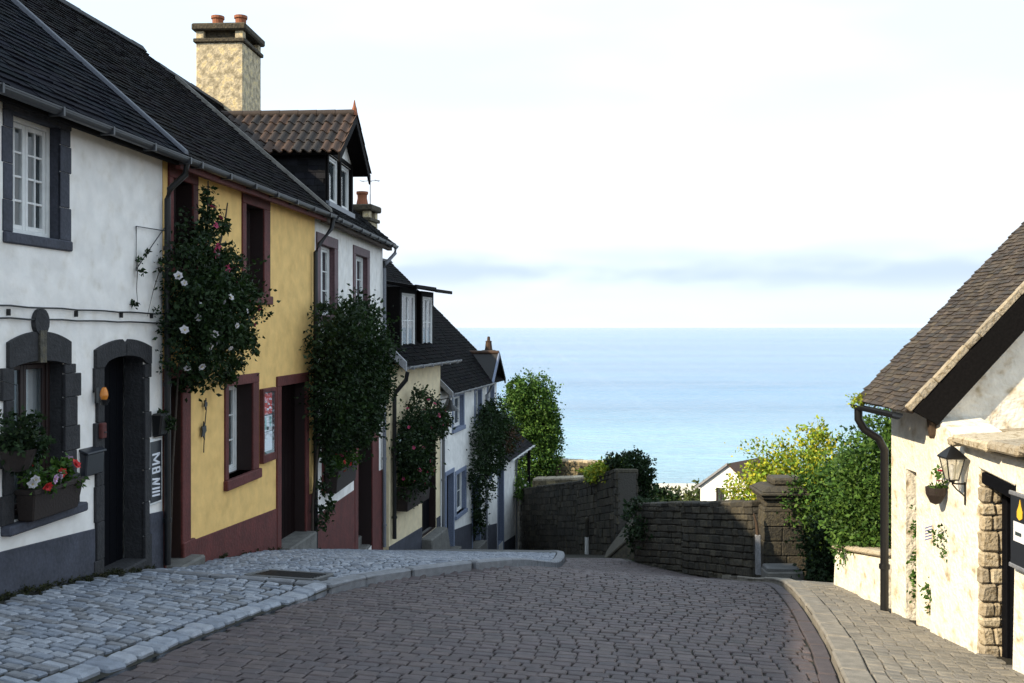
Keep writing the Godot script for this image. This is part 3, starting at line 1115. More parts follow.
func make_street() -> void:
	var rng := RandomNumberGenerator.new()
	rng.seed = 11
	# carriageway
	var mb := MB.new()
	strip(mb, -18, 50, 0.5, kl_out, kr_in, 8, -0.02)
	var road := structure("road", mb, M.joint)
	var list := []
	var d := 4.6
	while d < 23.5:
		var row := 0.135
		# rows run square to the axis of the street
		var turn := 0.185
		var x := kl(d) - rng.randf() * 0.2
		while x < kr(d) + 0.3:
			var w := 0.165 * rng.randf_range(0.94, 1.06)
			var c := x + w * 0.5
			x += w
			var dd := d - (c - kl(d)) * tan(turn) + 0.03 * sin(c * 1.3)
			var lim0 := kl(dd) + 0.005
			var lim1 := kr(dd) - 0.17
			if dd < 5.2 or c + w * 0.5 < lim0 + 0.06 or c - w * 0.5 > lim1 - 0.05:
				continue
			if c - w * 0.5 < lim0 or c + w * 0.5 > lim1:
				var e0 := maxf(c - w * 0.5, lim0)
				var e1 := minf(c + w * 0.5, lim1)
				c = (e0 + e1) * 0.5
				w = e1 - e0
			var tr := on_land(c, dd, 0.0, turn)
			tr.origin.y += rng.randf_range(-0.003, 0.003)
			list.append([tr, w * 0.5 - 0.004, row * 0.5 * cos(turn) - 0.004, shows(c, dd)])
		d += row
	lay(road, "paving_block", list, sett_meshes("road_block", 3), [Color(0.15, 0.112, 0.114), Color(0.128, 0.097, 0.1), Color(0.168, 0.126, 0.122)], 5, 0.012)
	# smooth channel blocks along the right-hand kerb
	d = 5.2
	while d < 17.0:
		var l := rng.randf_range(0.55, 0.75)
		var x0 := kr(d + l * 0.5) - 0.09
		var tr := on_land(x0, d + l * 0.5, -0.05, atan2(-l, kr(d + l) - kr(d)))
		var q := MB.new()
		q.block(tr * Transform3D(Basis.IDENTITY, Vector3(0, -0.045, 0)), Vector3(l * 0.5 - 0.006, 0.05, 0.07), 0.01, Color.WHITE, rng, 0.006)
		part(road, "channel_stone", q, M["road_block_1"])
		d += l
	# pavement beside the row of houses
	mb = MB.new()
	strip(mb, -18, 50, 0.4, fr, kl_in, 5, -0.025)
	var pav := structure("pavement", mb, M.joint)
	list = []
	d = 5.0
	while d < 24.0:
		var far := d > 10.95
		var row := 0.108 if not far else 0.105
		var turn := 0.19
		var k0 := kl(d)
		var x := k0 - (0.262 if d < 10.6 else 0.2)
		while x > front_x(d) - 0.3:
			var w := (0.165 if not far else 0.14) * rng.randf_range(0.7, 1.3)
			var c := x - w * 0.5
			x -= w
			var dd := d + (k0 - c) * tan(turn)
			if dd < 5.0 or c - w * 0.5 < front_x(dd) + 0.06:
				continue
			if c > -2.98 and c < -2.06 and dd > 11.0 and dd < 11.72:
				continue
			if absf(dd - 10.95 + (c + 3.2) * 0.08) < 0.12 and c < -1.9:
				continue
			var tr := on_land(c, dd, -0.02, turn + rng.randf_range(-0.05, 0.05))
			tr.origin.y += rng.randf_range(-0.006, 0.006)
			list.append([tr, w * 0.5 - rng.randf_range(0.010, 0.018), row * 0.5 - rng.randf_range(0.009, 0.015), shows(c, dd)])
		d += row
	lay(pav, "cobble", list, sett_meshes("cobble", 8), [Color(0.46, 0.5, 0.58), Color(0.36, 0.4, 0.48), Color(0.54, 0.57, 0.64)], 6, 0.014)
	# edging and kerb stones
	d = 5.4
	while d < 34.0:
		var l := rng.randf_range(0.15, 0.28) if d < 10.6 else rng.randf_range(0.6, 0.9)
		var m := d + l * 0.5
		var tr := on_land(kl(m) - (0.13 if d < 10.6 else 0.1), m, -0.03, atan2(-l, kl(d + l) - kl(d)))
		var len := Vector2(l, kl(d + l) - kl(d)).length()
		var q := MB.new()
		q.block(tr * Transform3D(Basis.IDENTITY, Vector3(0, -0.09, 0)), Vector3(len * 0.5 - 0.008, 0.1, rng.randf_range(0.085, 0.12) if d < 10.6 else 0.095), 0.022, Color.WHITE, rng, 0.016 if d < 10.6 else 0.006)
		part(pav, "kerb_stone", q, M["cobble_%d" % (rng.randi() % 3)] if d < 10.6 else M["cobble_3"])
		d += l
	# a row of larger stones crossing the pavement where the raised kerb begins
	var xx := front_x(10.95) + 0.15
	while xx < kl(10.95) - 0.3:
		var l := rng.randf_range(0.3, 0.42)
		var q := MB.new()
		q.block(on_land(xx + l * 0.5, 10.95 - (xx + 3.2) * 0.19 * 0.4, -0.02, 0.08) * Transform3D(Basis.IDENTITY, Vector3(0, -0.06, 0)), Vector3(l * 0.5 - 0.006, 0.07, 0.07), 0.014, Color.WHITE, rng, 0.008)
		part(pav, "border_stone", q, M["cobble_3"])
		xx += l
	# smooth ramp further down the hill
	mb = MB.new()
	strip(mb, 24.0, 49, 0.4, fr, kl_in, 4, 0.004)
	structure("footpath", mb, M.concrete)
	# drain cover in the pavement
	var dr := thing("drain_cover", "dark iron drain cover set in the cobbles near the kerb", "drain cover", W(-2.52, land(-2.52, 11.35), 11.35))
	var tr := on_land(0, 0)
	var bt := on_land(-2.52, 11.35, -0.02, 0.19)
	dr.transform = Transform3D(bt.basis, dr.position + Vector3(0, 0.004, 0))
	var q := MB.new()
	for s: float in [-1.0, 1.0]:
		q.box(-0.4, 0.4, -0.05, 0.006, s * 0.3 - 0.03, s * 0.3 + 0.03, 0.006)
		q.box(s * 0.4 - 0.03, s * 0.4 + 0.03, -0.05, 0.006, -0.27, 0.27, 0.006)
	part(dr, "frame", q, M.concrete)
	q = MB.new()
	q.box(-0.37, 0.37, -0.05, -0.006, -0.27, 0.27)
	part(dr, "cover_plate", q, M.iron)
	for k in 6:
		q = MB.new()
		q.box(-0.35, 0.35, -0.007, 0.004, -0.25 + k * 0.09, -0.21 + k * 0.09, 0.003)
		part(dr, "grate_bar", q, M.iron)
	# pavement on the other side
	mb = MB.new()
	strip(mb, -18, 17.6, 0.4, kr_out, rw, 4, -0.02)
	var rp := structure("right_pavement", mb, M.joint)
	list = []
	d = 5.2
	while d < 17.6:
		var x := kr(d) + 0.238
		while x < 5.0:
			var w := 0.13 * rng.randf_range(0.92, 1.08)
			var c := x + w * 0.5
			x += w
			var dd := d - (c - kr(d)) * 0.19
			if dd < 5.2 or c > (4.26 if dd < 12.6 else 4.6):
				continue
			var t2 := on_land(c, dd, 0.02, 0.19)
			t2.origin.y += rng.randf_range(-0.003, 0.003)
			list.append([t2, w * 0.5 - 0.004, 0.058, shows(c, dd)])
		d += 0.125
	lay(rp, "paving_block", list, sett_meshes("pave_block", 13), [Color(0.36, 0.33, 0.28), Color(0.31, 0.285, 0.245), Color(0.41, 0.37, 0.31)], 7, 0.009)
	d = 5.2
	while d < 16.6:
		var l := rng.randf_range(0.55, 0.85)
		var m := d + l * 0.5
		var t2 := on_land(kr(m) + 0.12, m, 0.03, atan2(-l, kr(d + l) - kr(d)))
		var k2 := MB.new()
		k2.block(t2 * Transform3D(Basis.IDENTITY, Vector3(0, -0.085, 0)), Vector3(l * 0.5 - 0.006, 0.1, 0.115), 0.018, Color.WHITE, rng, 0.01)
		part(rp, "kerb_stone", k2, M["pave_block_2"])
		d += l

# ---------------------------------------------------------------- the row of houses
const LA := [-5.40, 0.108, 7.9]
const LC := [-4.43, 0.053, 17.7]
const LD := [-7.64, 0.19, 24.4]
const LE := [-7.64, 0.19, 29.2]

func quoins(parent: Node3D, x_in: float, side: float, y0: float, y1: float, wa: float, wb: float, h: float, m: Material, sd: int, proud := 0.03) -> void:
	var rng := RandomNumberGenerator.new()
	rng.seed = sd
	var y := y0
	var k := 0
	while y < y1 - 0.03:
		var e := minf(y + h * rng.randf_range(0.85, 1.15), y1)
		if y1 - e < 0.08:
			e = y1
		var w := (wa if k % 2 else wb) * rng.randf_range(0.92, 1.08)
		var q := MB.new()
		q.box(minf(x_in, x_in + side * w), maxf(x_in, x_in + side * w), y + 0.0015, e - 0.0015, -0.02, proud + rng.randf_range(-0.003, 0.003), 0.006)
		part(parent, "quoin", q, m)
		y = e
		k += 1

func arch_piece(x0: float, x1: float, f_low: Callable, f_high: Callable, z0: float, z1: float) -> MB:
	var pts := []
	var n := 8
	for k in n + 1:
		var x := lerpf(x0, x1, float(k) / n)
		pts.append(Vector2(x, f_low.call(x)))
	for k in n + 1:
		var x := lerpf(x1, x0, float(k) / n)
		pts.append(Vector2(x, f_high.call(x)))
	var mb := MB.new()
	mb.prism(pts, z0, z1)
	return mb

func fascia(parent: Node3D, x0: float, x1: float, y0: float, y1: float, z0: float, z1: float, m: Material) -> void:
	var mb := MB.new()
	mb.box(x0, x1, y0, y1, z0, z1, 0.006)
	part(parent, "fascia_board", mb, m)

func make_house_up_the_hill() -> void:
	var o := house("white_house", "white terraced house with slate roof next up the hill from the arched doorway", LA, -15.0)
	var mb := MB.new()
	wall_holes(mb, -15.0, -0.02, -3.4, 2.02, 0, [[-2.6, -1.7, -2.2, 0.0], [-5.2, -4.2, -1.2, 0.2], [-8.5, -7.6, -1.6, 0.6], [-3.2, -2.2, 0.8, 1.8], [-8.6, -7.6, 0.8, 1.8]])
	body_walls(mb, -15.0, -0.02, -3.4, 2.02, 4.7, -3.2, -6.4)
	part(o, "wall", mb, M.white_plaster)
	reveals(o, [[-2.6, -1.7, -2.2, 0.0], [-5.2, -4.2, -1.2, 0.2], [-8.5, -7.6, -1.6, 0.6], [-3.2, -2.2, 0.8, 1.8], [-8.6, -7.6, 0.8, 1.8]], M.grey_blue_paint)
	plinth(o, -15.0, -2.62, 0.1, -1.58, -3.4, M.grey_blue_paint)
	plinth(o, -1.68, -0.02, -1.70, -1.90, -3.4, M.grey_blue_paint)
	door(o, -2.6, -1.7, -2.2, 0.0, -0.15, M.door_black)
	for h in [[-5.2, -4.2, -1.2, 0.2], [-8.5, -7.6, -1.6, 0.6], [-3.2, -2.2, 0.8, 1.8], [-8.6, -7.6, 0.8, 1.8]]:
		window(o, h[0], h[1], h[2], h[3], -0.13, M.white_frame, 1, 2)
	gable_roof(o, -15.0, -0.02, 0.3, 2.0, -3.2, 5.0, -6.7, 90, SLATE, 0.4, 0.26)
	chimney(o, -0.85, -0.15, -3.65, -2.75, 4.2, 6.0, 2)

func chimney(o: Node3D, x0: float, x1: float, z0: float, z1: float, yb: float, yt: float, pots: int, m: Material = null) -> MeshInstance3D:
	var rm: Material = m if m else M.chimney_render
	var mb := MB.new()
	mb.box(x0, x1, yb, yt - 0.42, z0, z1, 0.02)
	var c := part(o, "chimney", mb, rm)
	var e := MB.new()
	e.box(x0 - 0.05, x1 + 0.05, yt - 0.42, yt - 0.33, z0 - 0.05, z1 + 0.05, 0.015)
	part(c, "string_course", e, M.chimney_cap)
	# open flue course between four corner piers, then the cap slab
	var pw := 0.18
	for q in [[x0, z0], [x1 - pw, z0], [x0, z1 - pw], [x1 - pw, z1 - pw]]:
		var p := MB.new()
		p.box(q[0], q[0] + pw, yt - 0.33, yt - 0.16, q[1], q[1] + pw, 0.01)
		part(c, "cap_pier", p, rm)
	var k := 0
	var inner := MB.new()
	inner.box(x0 + 0.12, x1 - 0.12, yt - 0.33, yt - 0.16, z0 + 0.12, z1 - 0.12)
	part(c, "flue_course", inner, M.chimney_cap)
	var s := MB.new()
	s.box(x0 - 0.08, x1 + 0.08, yt - 0.16, yt, z0 - 0.08, z1 + 0.08, 0.03)
	part(c, "cap_slab", s, M.chimney_cap)
	for i in pots:
		var p := MB.new()
		var zz := lerpf(z0, z1, (i + 0.5) / pots)
		p.lathe(Vector3((x0 + x1) * 0.5, yt - 0.005, zz), [Vector2(0.16, 0), Vector2(0.14, 0.1), Vector2(0.12, 0.2), Vector2(0.125, 0.28), Vector2(0.15, 0.30), Vector2(0.15, 0.36), Vector2(0.115, 0.365), Vector2(0.11, 0.2), Vector2(0.0, 0.19)], 14)
		part(c, "chimney_pot", p, M.terracotta)
	return c

func make_white_house() -> void:
	var o := house("white_house", "white house with grey painted plinth and dark stone window arch", LA, 0.0)
	var up := [0.99, 1.75, 0.84, 1.92]
	var low := [0.98, 1.80, -1.72, -0.30]
	var dr := [2.54, 3.44, -2.66, -0.30]
	var mb := MB.new()
	wall_holes(mb, 0.0, 3.92, -3.6, 2.02, 0, [up, low, dr])
	body_walls(mb, 0.0, 3.92, -3.6, 2.02, 4.7, -3.2, -6.4)
	part(o, "wall", mb, M.white_plaster)
	reveals(o, [up], M.grey_blue_paint)
	reveals(o, [low, dr], M.dark_stone)
	plinth(o, 0.0, 2.38, -1.90, -2.07, -3.6, M.grey_blue_paint)
	plinth(o, 3.58, 3.92, -2.14, -2.17, -3.6, M.grey_blue_paint)
	# upper window: painted quoins
	quoins(o, up[0], -1.0, 0.84, 1.92, 0.135, 0.15, 0.3, M.grey_blue_paint, 1, 0.012)
	quoins(o, up[1], 1.0, 0.84, 1.92, 0.165, 0.19, 0.3, M.grey_blue_paint, 2, 0.012)
	mb = MB.new()
	mb.box(0.85, 1.94, 0.74, 0.84, -0.18, 0.03, 0.012)
	part(o, "window_sill", mb, M.grey_blue_paint)
	mb = MB.new()
	mb.box(0.85, 1.94, 1.92, 2.0, -0.02, 0.014, 0.006)
	part(o, "lintel", mb, M.grey_blue_paint)
	window(o, up[0], up[1], up[2], up[3], -0.12, M.white_frame, 2, 4, 2)
	# lower window: dark stone, arched lintel, keystone and boss
	quoins(o, low[0], -1.0, -1.74, -0.36, 0.13, 0.17, 0.26, M.dark_stone, 3)
	quoins(o, low[1], 1.0, -1.74, -0.36, 0.21, 0.27, 0.26, M.dark_stone, 4)
	var cx := 1.39
	var lo_f := func(x: float) -> float: return -0.36 + 0.05 * (1.0 - pow((x - cx) / 0.45, 2.0)) if absf(x - cx) < 0.41 else -0.36
	var hi_f := func(x: float) -> float: return -0.14 + 0.10 * (1.0 - pow((x - cx) / 0.5, 2.0))
	part(o, "lintel", arch_piece(0.9, 1.335, lo_f, hi_f, -0.1, 0.035), M.dark_stone)
	part(o, "lintel", arch_piece(1.445, 1.9, lo_f, hi_f, -0.1, 0.035), M.dark_stone)
	part(o, "keystone", arch_piece(1.338, 1.442, func(x): return -0.33, func(x): return -0.03, -0.1, 0.055), M.grey_stone)
	var disc := []
	for k in 18:
		disc.append(Vector2(cx + cos(TAU * k / 18) * 0.115, 0.045 + sin(TAU * k / 18) * 0.125))
	mb = MB.new()
	mb.prism(disc, -0.02, 0.045)
	part(o, "boss", mb, M.dark_stone)
	mb = MB.new()
	mb.box(0.82, 2.1, -1.83, -1.74, -0.2, 0.1, 0.015)
	part(o, "window_sill", mb, M.grey_blue_paint)
	window(o, low[0], low[1], low[2], low[3], -0.15, M.brown_frame, 1, 2, 2, "window", true)
	# doorway: two arch stones on quoined jambs
	quoins(o, dr[0], -1.0, -2.75, -0.42, 0.14, 0.18, 0.34, M.dark_stone, 5)
	quoins(o, dr[1], 1.0, -2.75, -0.42, 0.11, 0.15, 0.34, M.dark_stone, 6)
	var dl := func(x: float) -> float: return -0.42 + 0.11 * sqrt(maxf(0.0, 1.0 - pow((x - 2.99) / 0.46, 2.0)))
	var dh := func(x: float) -> float: return -0.13 - 0.10 * pow(absf(x - 2.99) / 0.6, 2.0) - (0.05 if absf(x - 2.99) < 0.03 else 0.0)
	part(o, "arch_stone", arch_piece(2.37, 2.982, dl, dh, -0.15, 0.04), M.dark_stone)
	part(o, "arch_stone", arch_piece(2.998, 3.58, dl, dh, -0.15, 0.04), M.dark_stone)
	door(o, dr[0], dr[1], dr[2], -0.28, -0.24, M.door_black, 6)
	mb = MB.new()
	mb.box(dr[0] - 0.02, dr[1] + 0.02, -3.0, -2.62, -0.3, 0.05, 0.02)
	part(o, "threshold", mb, M.dark_stone)
	var col := [Color(0.0156, 0.0180, 0.0276), Color(0.0204, 0.0216, 0.0300), Color(0.0132, 0.0144, 0.0204), Color(0.0240, 0.0240, 0.0300)]
	gable_roof(o, 0.0, 3.9, 0.3, 2.0, -3.2, 5.05, -6.7, 101, col)
	fascia(o, 0.0, 3.9, 1.9, 1.985, 0.19, 0.215, M.dark_timber)
	mb = MB.new()
	mb.box(0.0, 3.9, 1.965, 1.985, 0.0, 0.19)
	part(o, "soffit", mb, M.dark_timber)
	gutter(o, 0.0, 3.92, 1.985, 0.29, M.gutter_dark)
	downpipe(o, [Vector3(3.95, 1.93, 0.29), Vector3(3.95, 1.8, 0.27), Vector3(3.9, 1.62, 0.1), Vector3(3.9, 1.5, 0.075), Vector3(3.9, -2.8, 0.075)], 0.038, M.iron)
	# the two cables clipped along the wall
	for q in [[0.20, 0.16], [0.09, 0.055]]:
		mb = MB.new()
		var pts := []
		for k in 15:
			var s := 0.1 + 3.8 * k / 14.0
			pts.append(Vector3(s, lerpf(q[0], q[1], k / 14.0) - 0.012 * absf(sin(k * 1.1)), 0.03))
		mb.tube(pts, 0.009, 6)
		part(o, "cable", mb, M.iron)
	for s in [0.9, 2.0, 2.9, 3.6]:
		mb = MB.new()
		mb.box(s, s + 0.012, 0.10, 0.16, 0.0, 0.04, 0.003)
		part(o, "cable_clip", mb, M.iron)

func make_yellow_house() -> void:
	var o := house("yellow_house", "yellow rendered house with dark red trim and two doors", LA, 3.94)
	var d1 := [3.98, 4.42, -2.86, -0.62]
	var u1 := [4.18, 4.74, 0.72, 1.80]
	var u2 := [6.54, 7.27, 0.47, 1.78]
	var lo := [5.89, 6.81, -2.10, -0.82]
	var d2 := [8.03, 9.28, -3.52, -0.94]
	var mb := MB.new()
	wall_holes(mb, 3.94, 9.85, -4.9, 2.02, 0, [d1, u1, u2, lo, d2], 0.3)
	body_walls(mb, 3.94, 9.85, -4.9, 2.02, 4.7, -3.2, -6.4)
	part(o, "wall", mb, M.yellow_plaster)
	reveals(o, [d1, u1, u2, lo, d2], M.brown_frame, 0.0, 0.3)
	plinth(o, 4.68, 7.84, -2.69, -2.85, -4.9, M.red_paint)
	surround(o, 3.94, 4.66, -2.9, -0.49, d1, M.red_paint, 0.028, true)
	mb = MB.new()
	mb.box(4.42, 4.76, -3.6, -2.66, -0.02, 0.045, 0.01)
	part(o, "jamb_foot", mb, M.red_paint)
	surround(o, 4.06, 4.89, 0.60, 1.97, u1, M.red_paint)
	surround(o, 6.40, 7.53, 0.34, 1.97, u2, M.red_paint)
	surround(o, 5.77, 7.05, -2.24, -0.68, lo, M.red_paint)
	surround(o, 7.84, 9.46, -3.5, -0.78, d2, M.red_paint, 0.028, true)
	plinth(o, 9.46, 9.84, -2.9, -2.93, -4.9, M.red_paint)
	door(o, d1[0], d1[1], d1[2], d1[3], -0.16, M.door_brown, 4)
	door(o, d2[0], d2[1], d2[2], d2[3], -0.18, M.door_brown, 7)
	window(o, u1[0], u1[1], u1[2], u1[3], -0.22, M.brown_frame, 1, 3)
	window(o, u2[0], u2[1], u2[2], u2[3], -0.22, M.brown_frame, 1, 3)
	window(o, lo[0], lo[1], lo[2], lo[3], -0.25, M.white_frame, 1, 3, 2)
	for q in [[3.98, 4.66, -3.3, -2.84, 0.22], [7.95, 9.36, -4.2, -3.5, 0.2]]:
		mb = MB.new()
		mb.box(q[0], q[1], q[2], q[3], -0.28, q[4], 0.025)
		part(o, "doorstep", mb, M.step_stone)
	var col := [Color(0.0180, 0.0156, 0.0162), Color(0.0144, 0.0132, 0.0144), Color(0.0216, 0.0180, 0.0168), Color(0.0162, 0.0150, 0.0180)]
	gable_roof(o, 3.93, 9.82, 0.3, 2.0, -3.2, 5.0, -6.7, 102, col)
	fascia(o, 3.94, 9.85, 1.87, 1.985, 0.15, 0.215, M.red_paint)
	mb = MB.new()
	mb.box(3.94, 9.85, 1.965, 1.985, 0.0, 0.15)
	part(o, "soffit", mb, M.brown_timber)
	gutter(o, 3.93, 10.05, 1.985, 0.29, M.gutter_dark)
	# mortar fillet where its roof laps the next one
	mb = MB.new()
	mb.hexa([Vector3(9.78, 2.02, 0.31), Vector3(9.90, 2.02, 0.31), Vector3(9.78, 2.10, 0.31), Vector3(9.88, 2.09, 0.31), Vector3(9.78, 4.42, -2.55), Vector3(9.90, 4.42, -2.55), Vector3(9.78, 4.54, -2.55), Vector3(9.88, 4.53, -2.55)], 0.01)
	part(o, "mortar_fillet", mb, M.mortar)
	mb = MB.new()
	mb.hexa([Vector3(3.84, 2.02, 0.31), Vector3(3.97, 2.02, 0.31), Vector3(3.86, 2.075, 0.31), Vector3(3.95, 2.075, 0.31), Vector3(3.84, 5.03, -3.18), Vector3(3.97, 5.03, -3.18), Vector3(3.86, 5.11, -3.18), Vector3(3.95, 5.11, -3.18)], 0.01)
	part(o, "mortar_fillet", mb, M.lead)
	downpipe(o, [Vector3(10.0, 1.93, 0.29), Vector3(10.0, 1.75, 0.26), Vector3(9.72, 1.45, 0.12), Vector3(9.66, 1.3, 0.075), Vector3(9.66, -3.9, 0.075)], 0.042, M.iron)

func make_dormer_house() -> void:
	var o := house("dormer_house", "white house with dark red plinth and a tiled gable dormer", LC, 0.0)
	var u1 := [0.35, 1.44, 0.22, 1.50]
	var u2 := [3.40, 4.62, 0.13, 1.54]
	var lo := [0.75, 2.62, -2.95, -1.75]
	var dr := [3.62, 5.20, -5.0, -1.86]
	var mb := MB.new()
	wall_holes(mb, 0.0, 6.6, -6.6, 2.02, 0, [u1, u2, lo, dr])
	body_walls(mb, 0.0, 6.6, -6.6, 2.02, 4.6, -3.2, -6.4)
	part(o, "wall", mb, M.white_plaster)
	reveals(o, [u1, u2], M.mauve_paint)
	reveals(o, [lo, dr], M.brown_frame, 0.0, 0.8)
	plinth(o, 0.0, 3.30, -3.36, -3.42, -6.6, M.red_paint)
	plinth(o, 5.98, 6.58, -3.42, -3.45, -6.6, M.red_paint)
	surround(o, 0.08, 1.74, 0.08, 1.70, u1, M.mauve_paint)
	surround(o, 3.18, 4.90, -0.02, 1.72, u2, M.mauve_paint)
	surround(o, 0.5, 3.1, -3.05, -1.55, lo, M.red_paint)
	surround(o, 3.30, 5.98, -5.0, -1.7, dr, M.red_paint, 0.028, true)
	window(o, u1[0], u1[1], u1[2], u1[3], -0.1, M.white_frame, 1, 3, 2, "window", true)
	window(o, u2[0], u2[1], u2[2], u2[3], -0.1, M.white_frame, 1, 3, 2, "window", true)
	window(o, lo[0], lo[1], lo[2], lo[3], -0.15, M.brown_frame, 2, 2)
	door(o, dr[0], dr[1], -4.2, dr[3], -0.75, M.door_brown, 6)
	for k in 4:
		mb = MB.new()
		mb.box(dr[0] + 0.003, dr[1] - 0.003, -5.6, -4.97 + k * 0.2, -0.8, -0.02 - k * 0.2, 0.02)
		part(o, "step", mb, M.step_stone)
	var col := [Color(0.0144, 0.0138, 0.0156), Color(0.0180, 0.0162, 0.0162), Color(0.0120, 0.0120, 0.0132)]
	gable_roof(o, -0.05, 6.75, 0.3, 2.0, -3.2, 4.9, -6.7, 103, col)
	fascia(o, 0.0, 6.7, 1.86, 1.985, 0.1, 0.215, M.brown_timber)
	gutter(o, 0.35, 6.85, 1.975, 0.29, M.gutter_dark)
	downpipe(o, [Vector3(6.75, 1.93, 0.29), Vector3(6.75, 1.8, 0.28), Vector3(6.45, 1.55, 0.12), Vector3(6.42, 1.4, 0.075), Vector3(6.42, -5.3, 0.075)], 0.045, M.pipe_grey)
	chimney(o, 4.2, 5.5, -3.72, -2.66, 3.2, 6.7, 2)
	var ch := o.get_node("chimney") as Node3D
	mb = MB.new()
	mb.box(4.12, 5.58, 4.2, 4.5, -3.0, -2.56, 0.03)
	part(ch, "lead_flashing", mb, M.lead)
	# the dormer
	var xc := 2.5
	var zf := -0.12
	mb = MB.new()
	wall_holes(mb, xc - 1.12, xc + 1.12, 2.1, 3.42, zf, [[xc - 1.02, xc - 0.06, 2.42, 3.34], [xc + 0.06, xc + 1.02, 2.42, 3.34]], 0.12)
	mb.tri(Vector3(xc - 1.12, 3.42, zf), Vector3(xc + 1.12, 3.42, zf), Vector3(xc, 4.15, zf))
	mb.tri(Vector3(xc + 1.12, 3.42, zf - 0.12), Vector3(xc - 1.12, 3.42, zf - 0.12), Vector3(xc, 4.15, zf - 0.12))
	var dm := part(o, "dormer", mb, M.white_plaster)
	OFF[dm] = Vector3.ZERO
	reveals(dm, [[xc - 1.02, xc - 0.06, 2.42, 3.34], [xc + 0.06, xc + 1.02, 2.42, 3.34]], M.dark_timber, zf, 0.12)
	for s: float in [-1.0, 1.0]:
		var ck := MB.new()
		ck.box(xc + s * 1.14 - 0.04, xc + s * 1.14 + 0.04, 2.1, 3.4, -2.4, zf - 0.005, 0.01)
		part(dm, "cheek", ck, M.dark_timber)
		window(o, xc - 1.02 if s < 0 else xc + 0.06, xc - 0.06 if s < 0 else xc + 1.02, 2.42, 3.34, zf - 0.06, M.white_frame, 1, 1, 1, "dormer_window")
		var tb := MB.new()
		tb.box(xc + s * 1.08 - 0.06, xc + s * 1.08 + 0.06, 2.32, 3.4, zf - 0.02, zf + 0.03, 0.006)
		part(dm, "corner_post", tb, M.dark_timber)
	mb = MB.new()
	mb.box(xc - 0.06, xc + 0.06, 2.32, 3.38, zf - 0.02, zf + 0.025, 0.006)
	part(dm, "mullion_post", mb, M.dark_timber)
	mb = MB.new()
	mb.box(xc - 1.16, xc + 1.16, 2.30, 2.41, zf - 0.1, zf + 0.07, 0.01)
	part(dm, "window_sill", mb, M.pipe_grey)
	mb = MB.new()
	mb.box(xc - 1.14, xc + 1.14, 3.35, 3.44, zf - 0.1, zf + 0.028, 0.01)
	part(dm, "lintel", mb, M.dark_timber)
	# slate hanging on the cheek that faces up the hill
	var rng := RandomNumberGenerator.new()
	rng.seed = 77
	var sl := MB.new()
	var y := 2.2
	while y < 3.35:
		var z := -2.7
		while z < zf - 0.06:
			var w := 0.2 * rng.randf_range(0.85, 1.15)
			var k := rng.randf_range(0.7, 1.3)
			if y + 0.1 > 2.0 + 0.83 * (0.3 - z) - 0.1:
				sl.hexa([Vector3(xc - 1.20 - rng.randf() * 0.006, y, z), Vector3(xc - 1.182, y, z), Vector3(xc - 1.188, y + 0.15, z), Vector3(xc - 1.182, y + 0.15, z), Vector3(xc - 1.20, y, minf(z + w - 0.006, zf - 0.01)), Vector3(xc - 1.182, y, minf(z + w - 0.006, zf - 0.01)), Vector3(xc - 1.188, y + 0.15, minf(z + w - 0.006, zf - 0.01)), Vector3(xc - 1.182, y + 0.15, minf(z + w - 0.006, zf - 0.01))], 0.0, Color(0.04 * k, 0.04 * k, 0.046 * k))
			z += w
		y += 0.125
	part(dm, "slates", sl, M.slate, "stuff")
	# boarded roof with pantiles laid one by one
	var ridge := 4.27
	var ev := 3.28
	var hw := 1.42
	mb = MB.new()
	slab(mb, Vector3(xc - hw, ev, -2.6), Vector3(xc - hw, ev, zf + 0.3), Vector3(xc, ridge, zf + 0.3), Vector3(xc, ridge, -2.6), 0.05)
	slab(mb, Vector3(xc + hw, ev, zf + 0.3), Vector3(xc + hw, ev, -2.6), Vector3(xc, ridge, -2.6), Vector3(xc, ridge, zf + 0.3), 0.05)
	part(dm, "dormer_roof", mb, M.dark_timber)
	var pm := []
	var slope := Vector2(hw, ridge - ev).length()
	var rows := 4
	var tl := slope / rows
	for v in 3:
		var t := MB.new()
		var prof := []
		for k in 9:
			var u := k / 8.0
			prof.append(Vector2((u - 0.5) * 0.2, 0.035 * sin(u * TAU * 0.9 + 0.6) + 0.03))
		for k in 8:
			var A: Vector2 = prof[k]
			var B: Vector2 = prof[k + 1]
			t.quad(Vector3(0, A.y + 0.028, A.x), Vector3(0, B.y + 0.028, B.x), Vector3(tl * 1.12, B.y, B.x), Vector3(tl * 1.12, A.y, A.x))
			t.quad(Vector3(0, A.y, A.x), Vector3(0, B.y, B.x), Vector3(0, B.y + 0.028, B.x), Vector3(0, A.y + 0.028, A.x))
		var me := t.mesh()
		me.surface_set_material(0, M[["pantile_a", "pantile_b", "pantile_c"][v]])
		pm.append(me)
	for s: float in [-1.0, 1.0]:
		var ux := Vector3(-s * hw, ridge - ev, 0) / slope
		var nn := Vector3(s * (ridge - ev), hw, 0) / slope
		var uz := ux.cross(nn)
		for r in rows:
			var z := zf + 0.26
			while z > -2.65:
				var lo2 := Vector3(xc + s * hw, ev, z) + ux * (r * tl - 0.03) + nn * rng.randf_range(0.0, 0.008)
				var under := 2.0 + 0.83 * (0.3 - z)
				if lo2.y + ux.y * tl > under - 0.05:
					var pick := rng.randf()
					inst(dm, "pantile", pm[2 if pick < 0.16 or z > zf + 0.1 else (1 if pick < 0.55 else 0)], Transform3D(Basis(ux, nn, uz), lo2))
				z -= 0.185
	var z := zf + 0.3
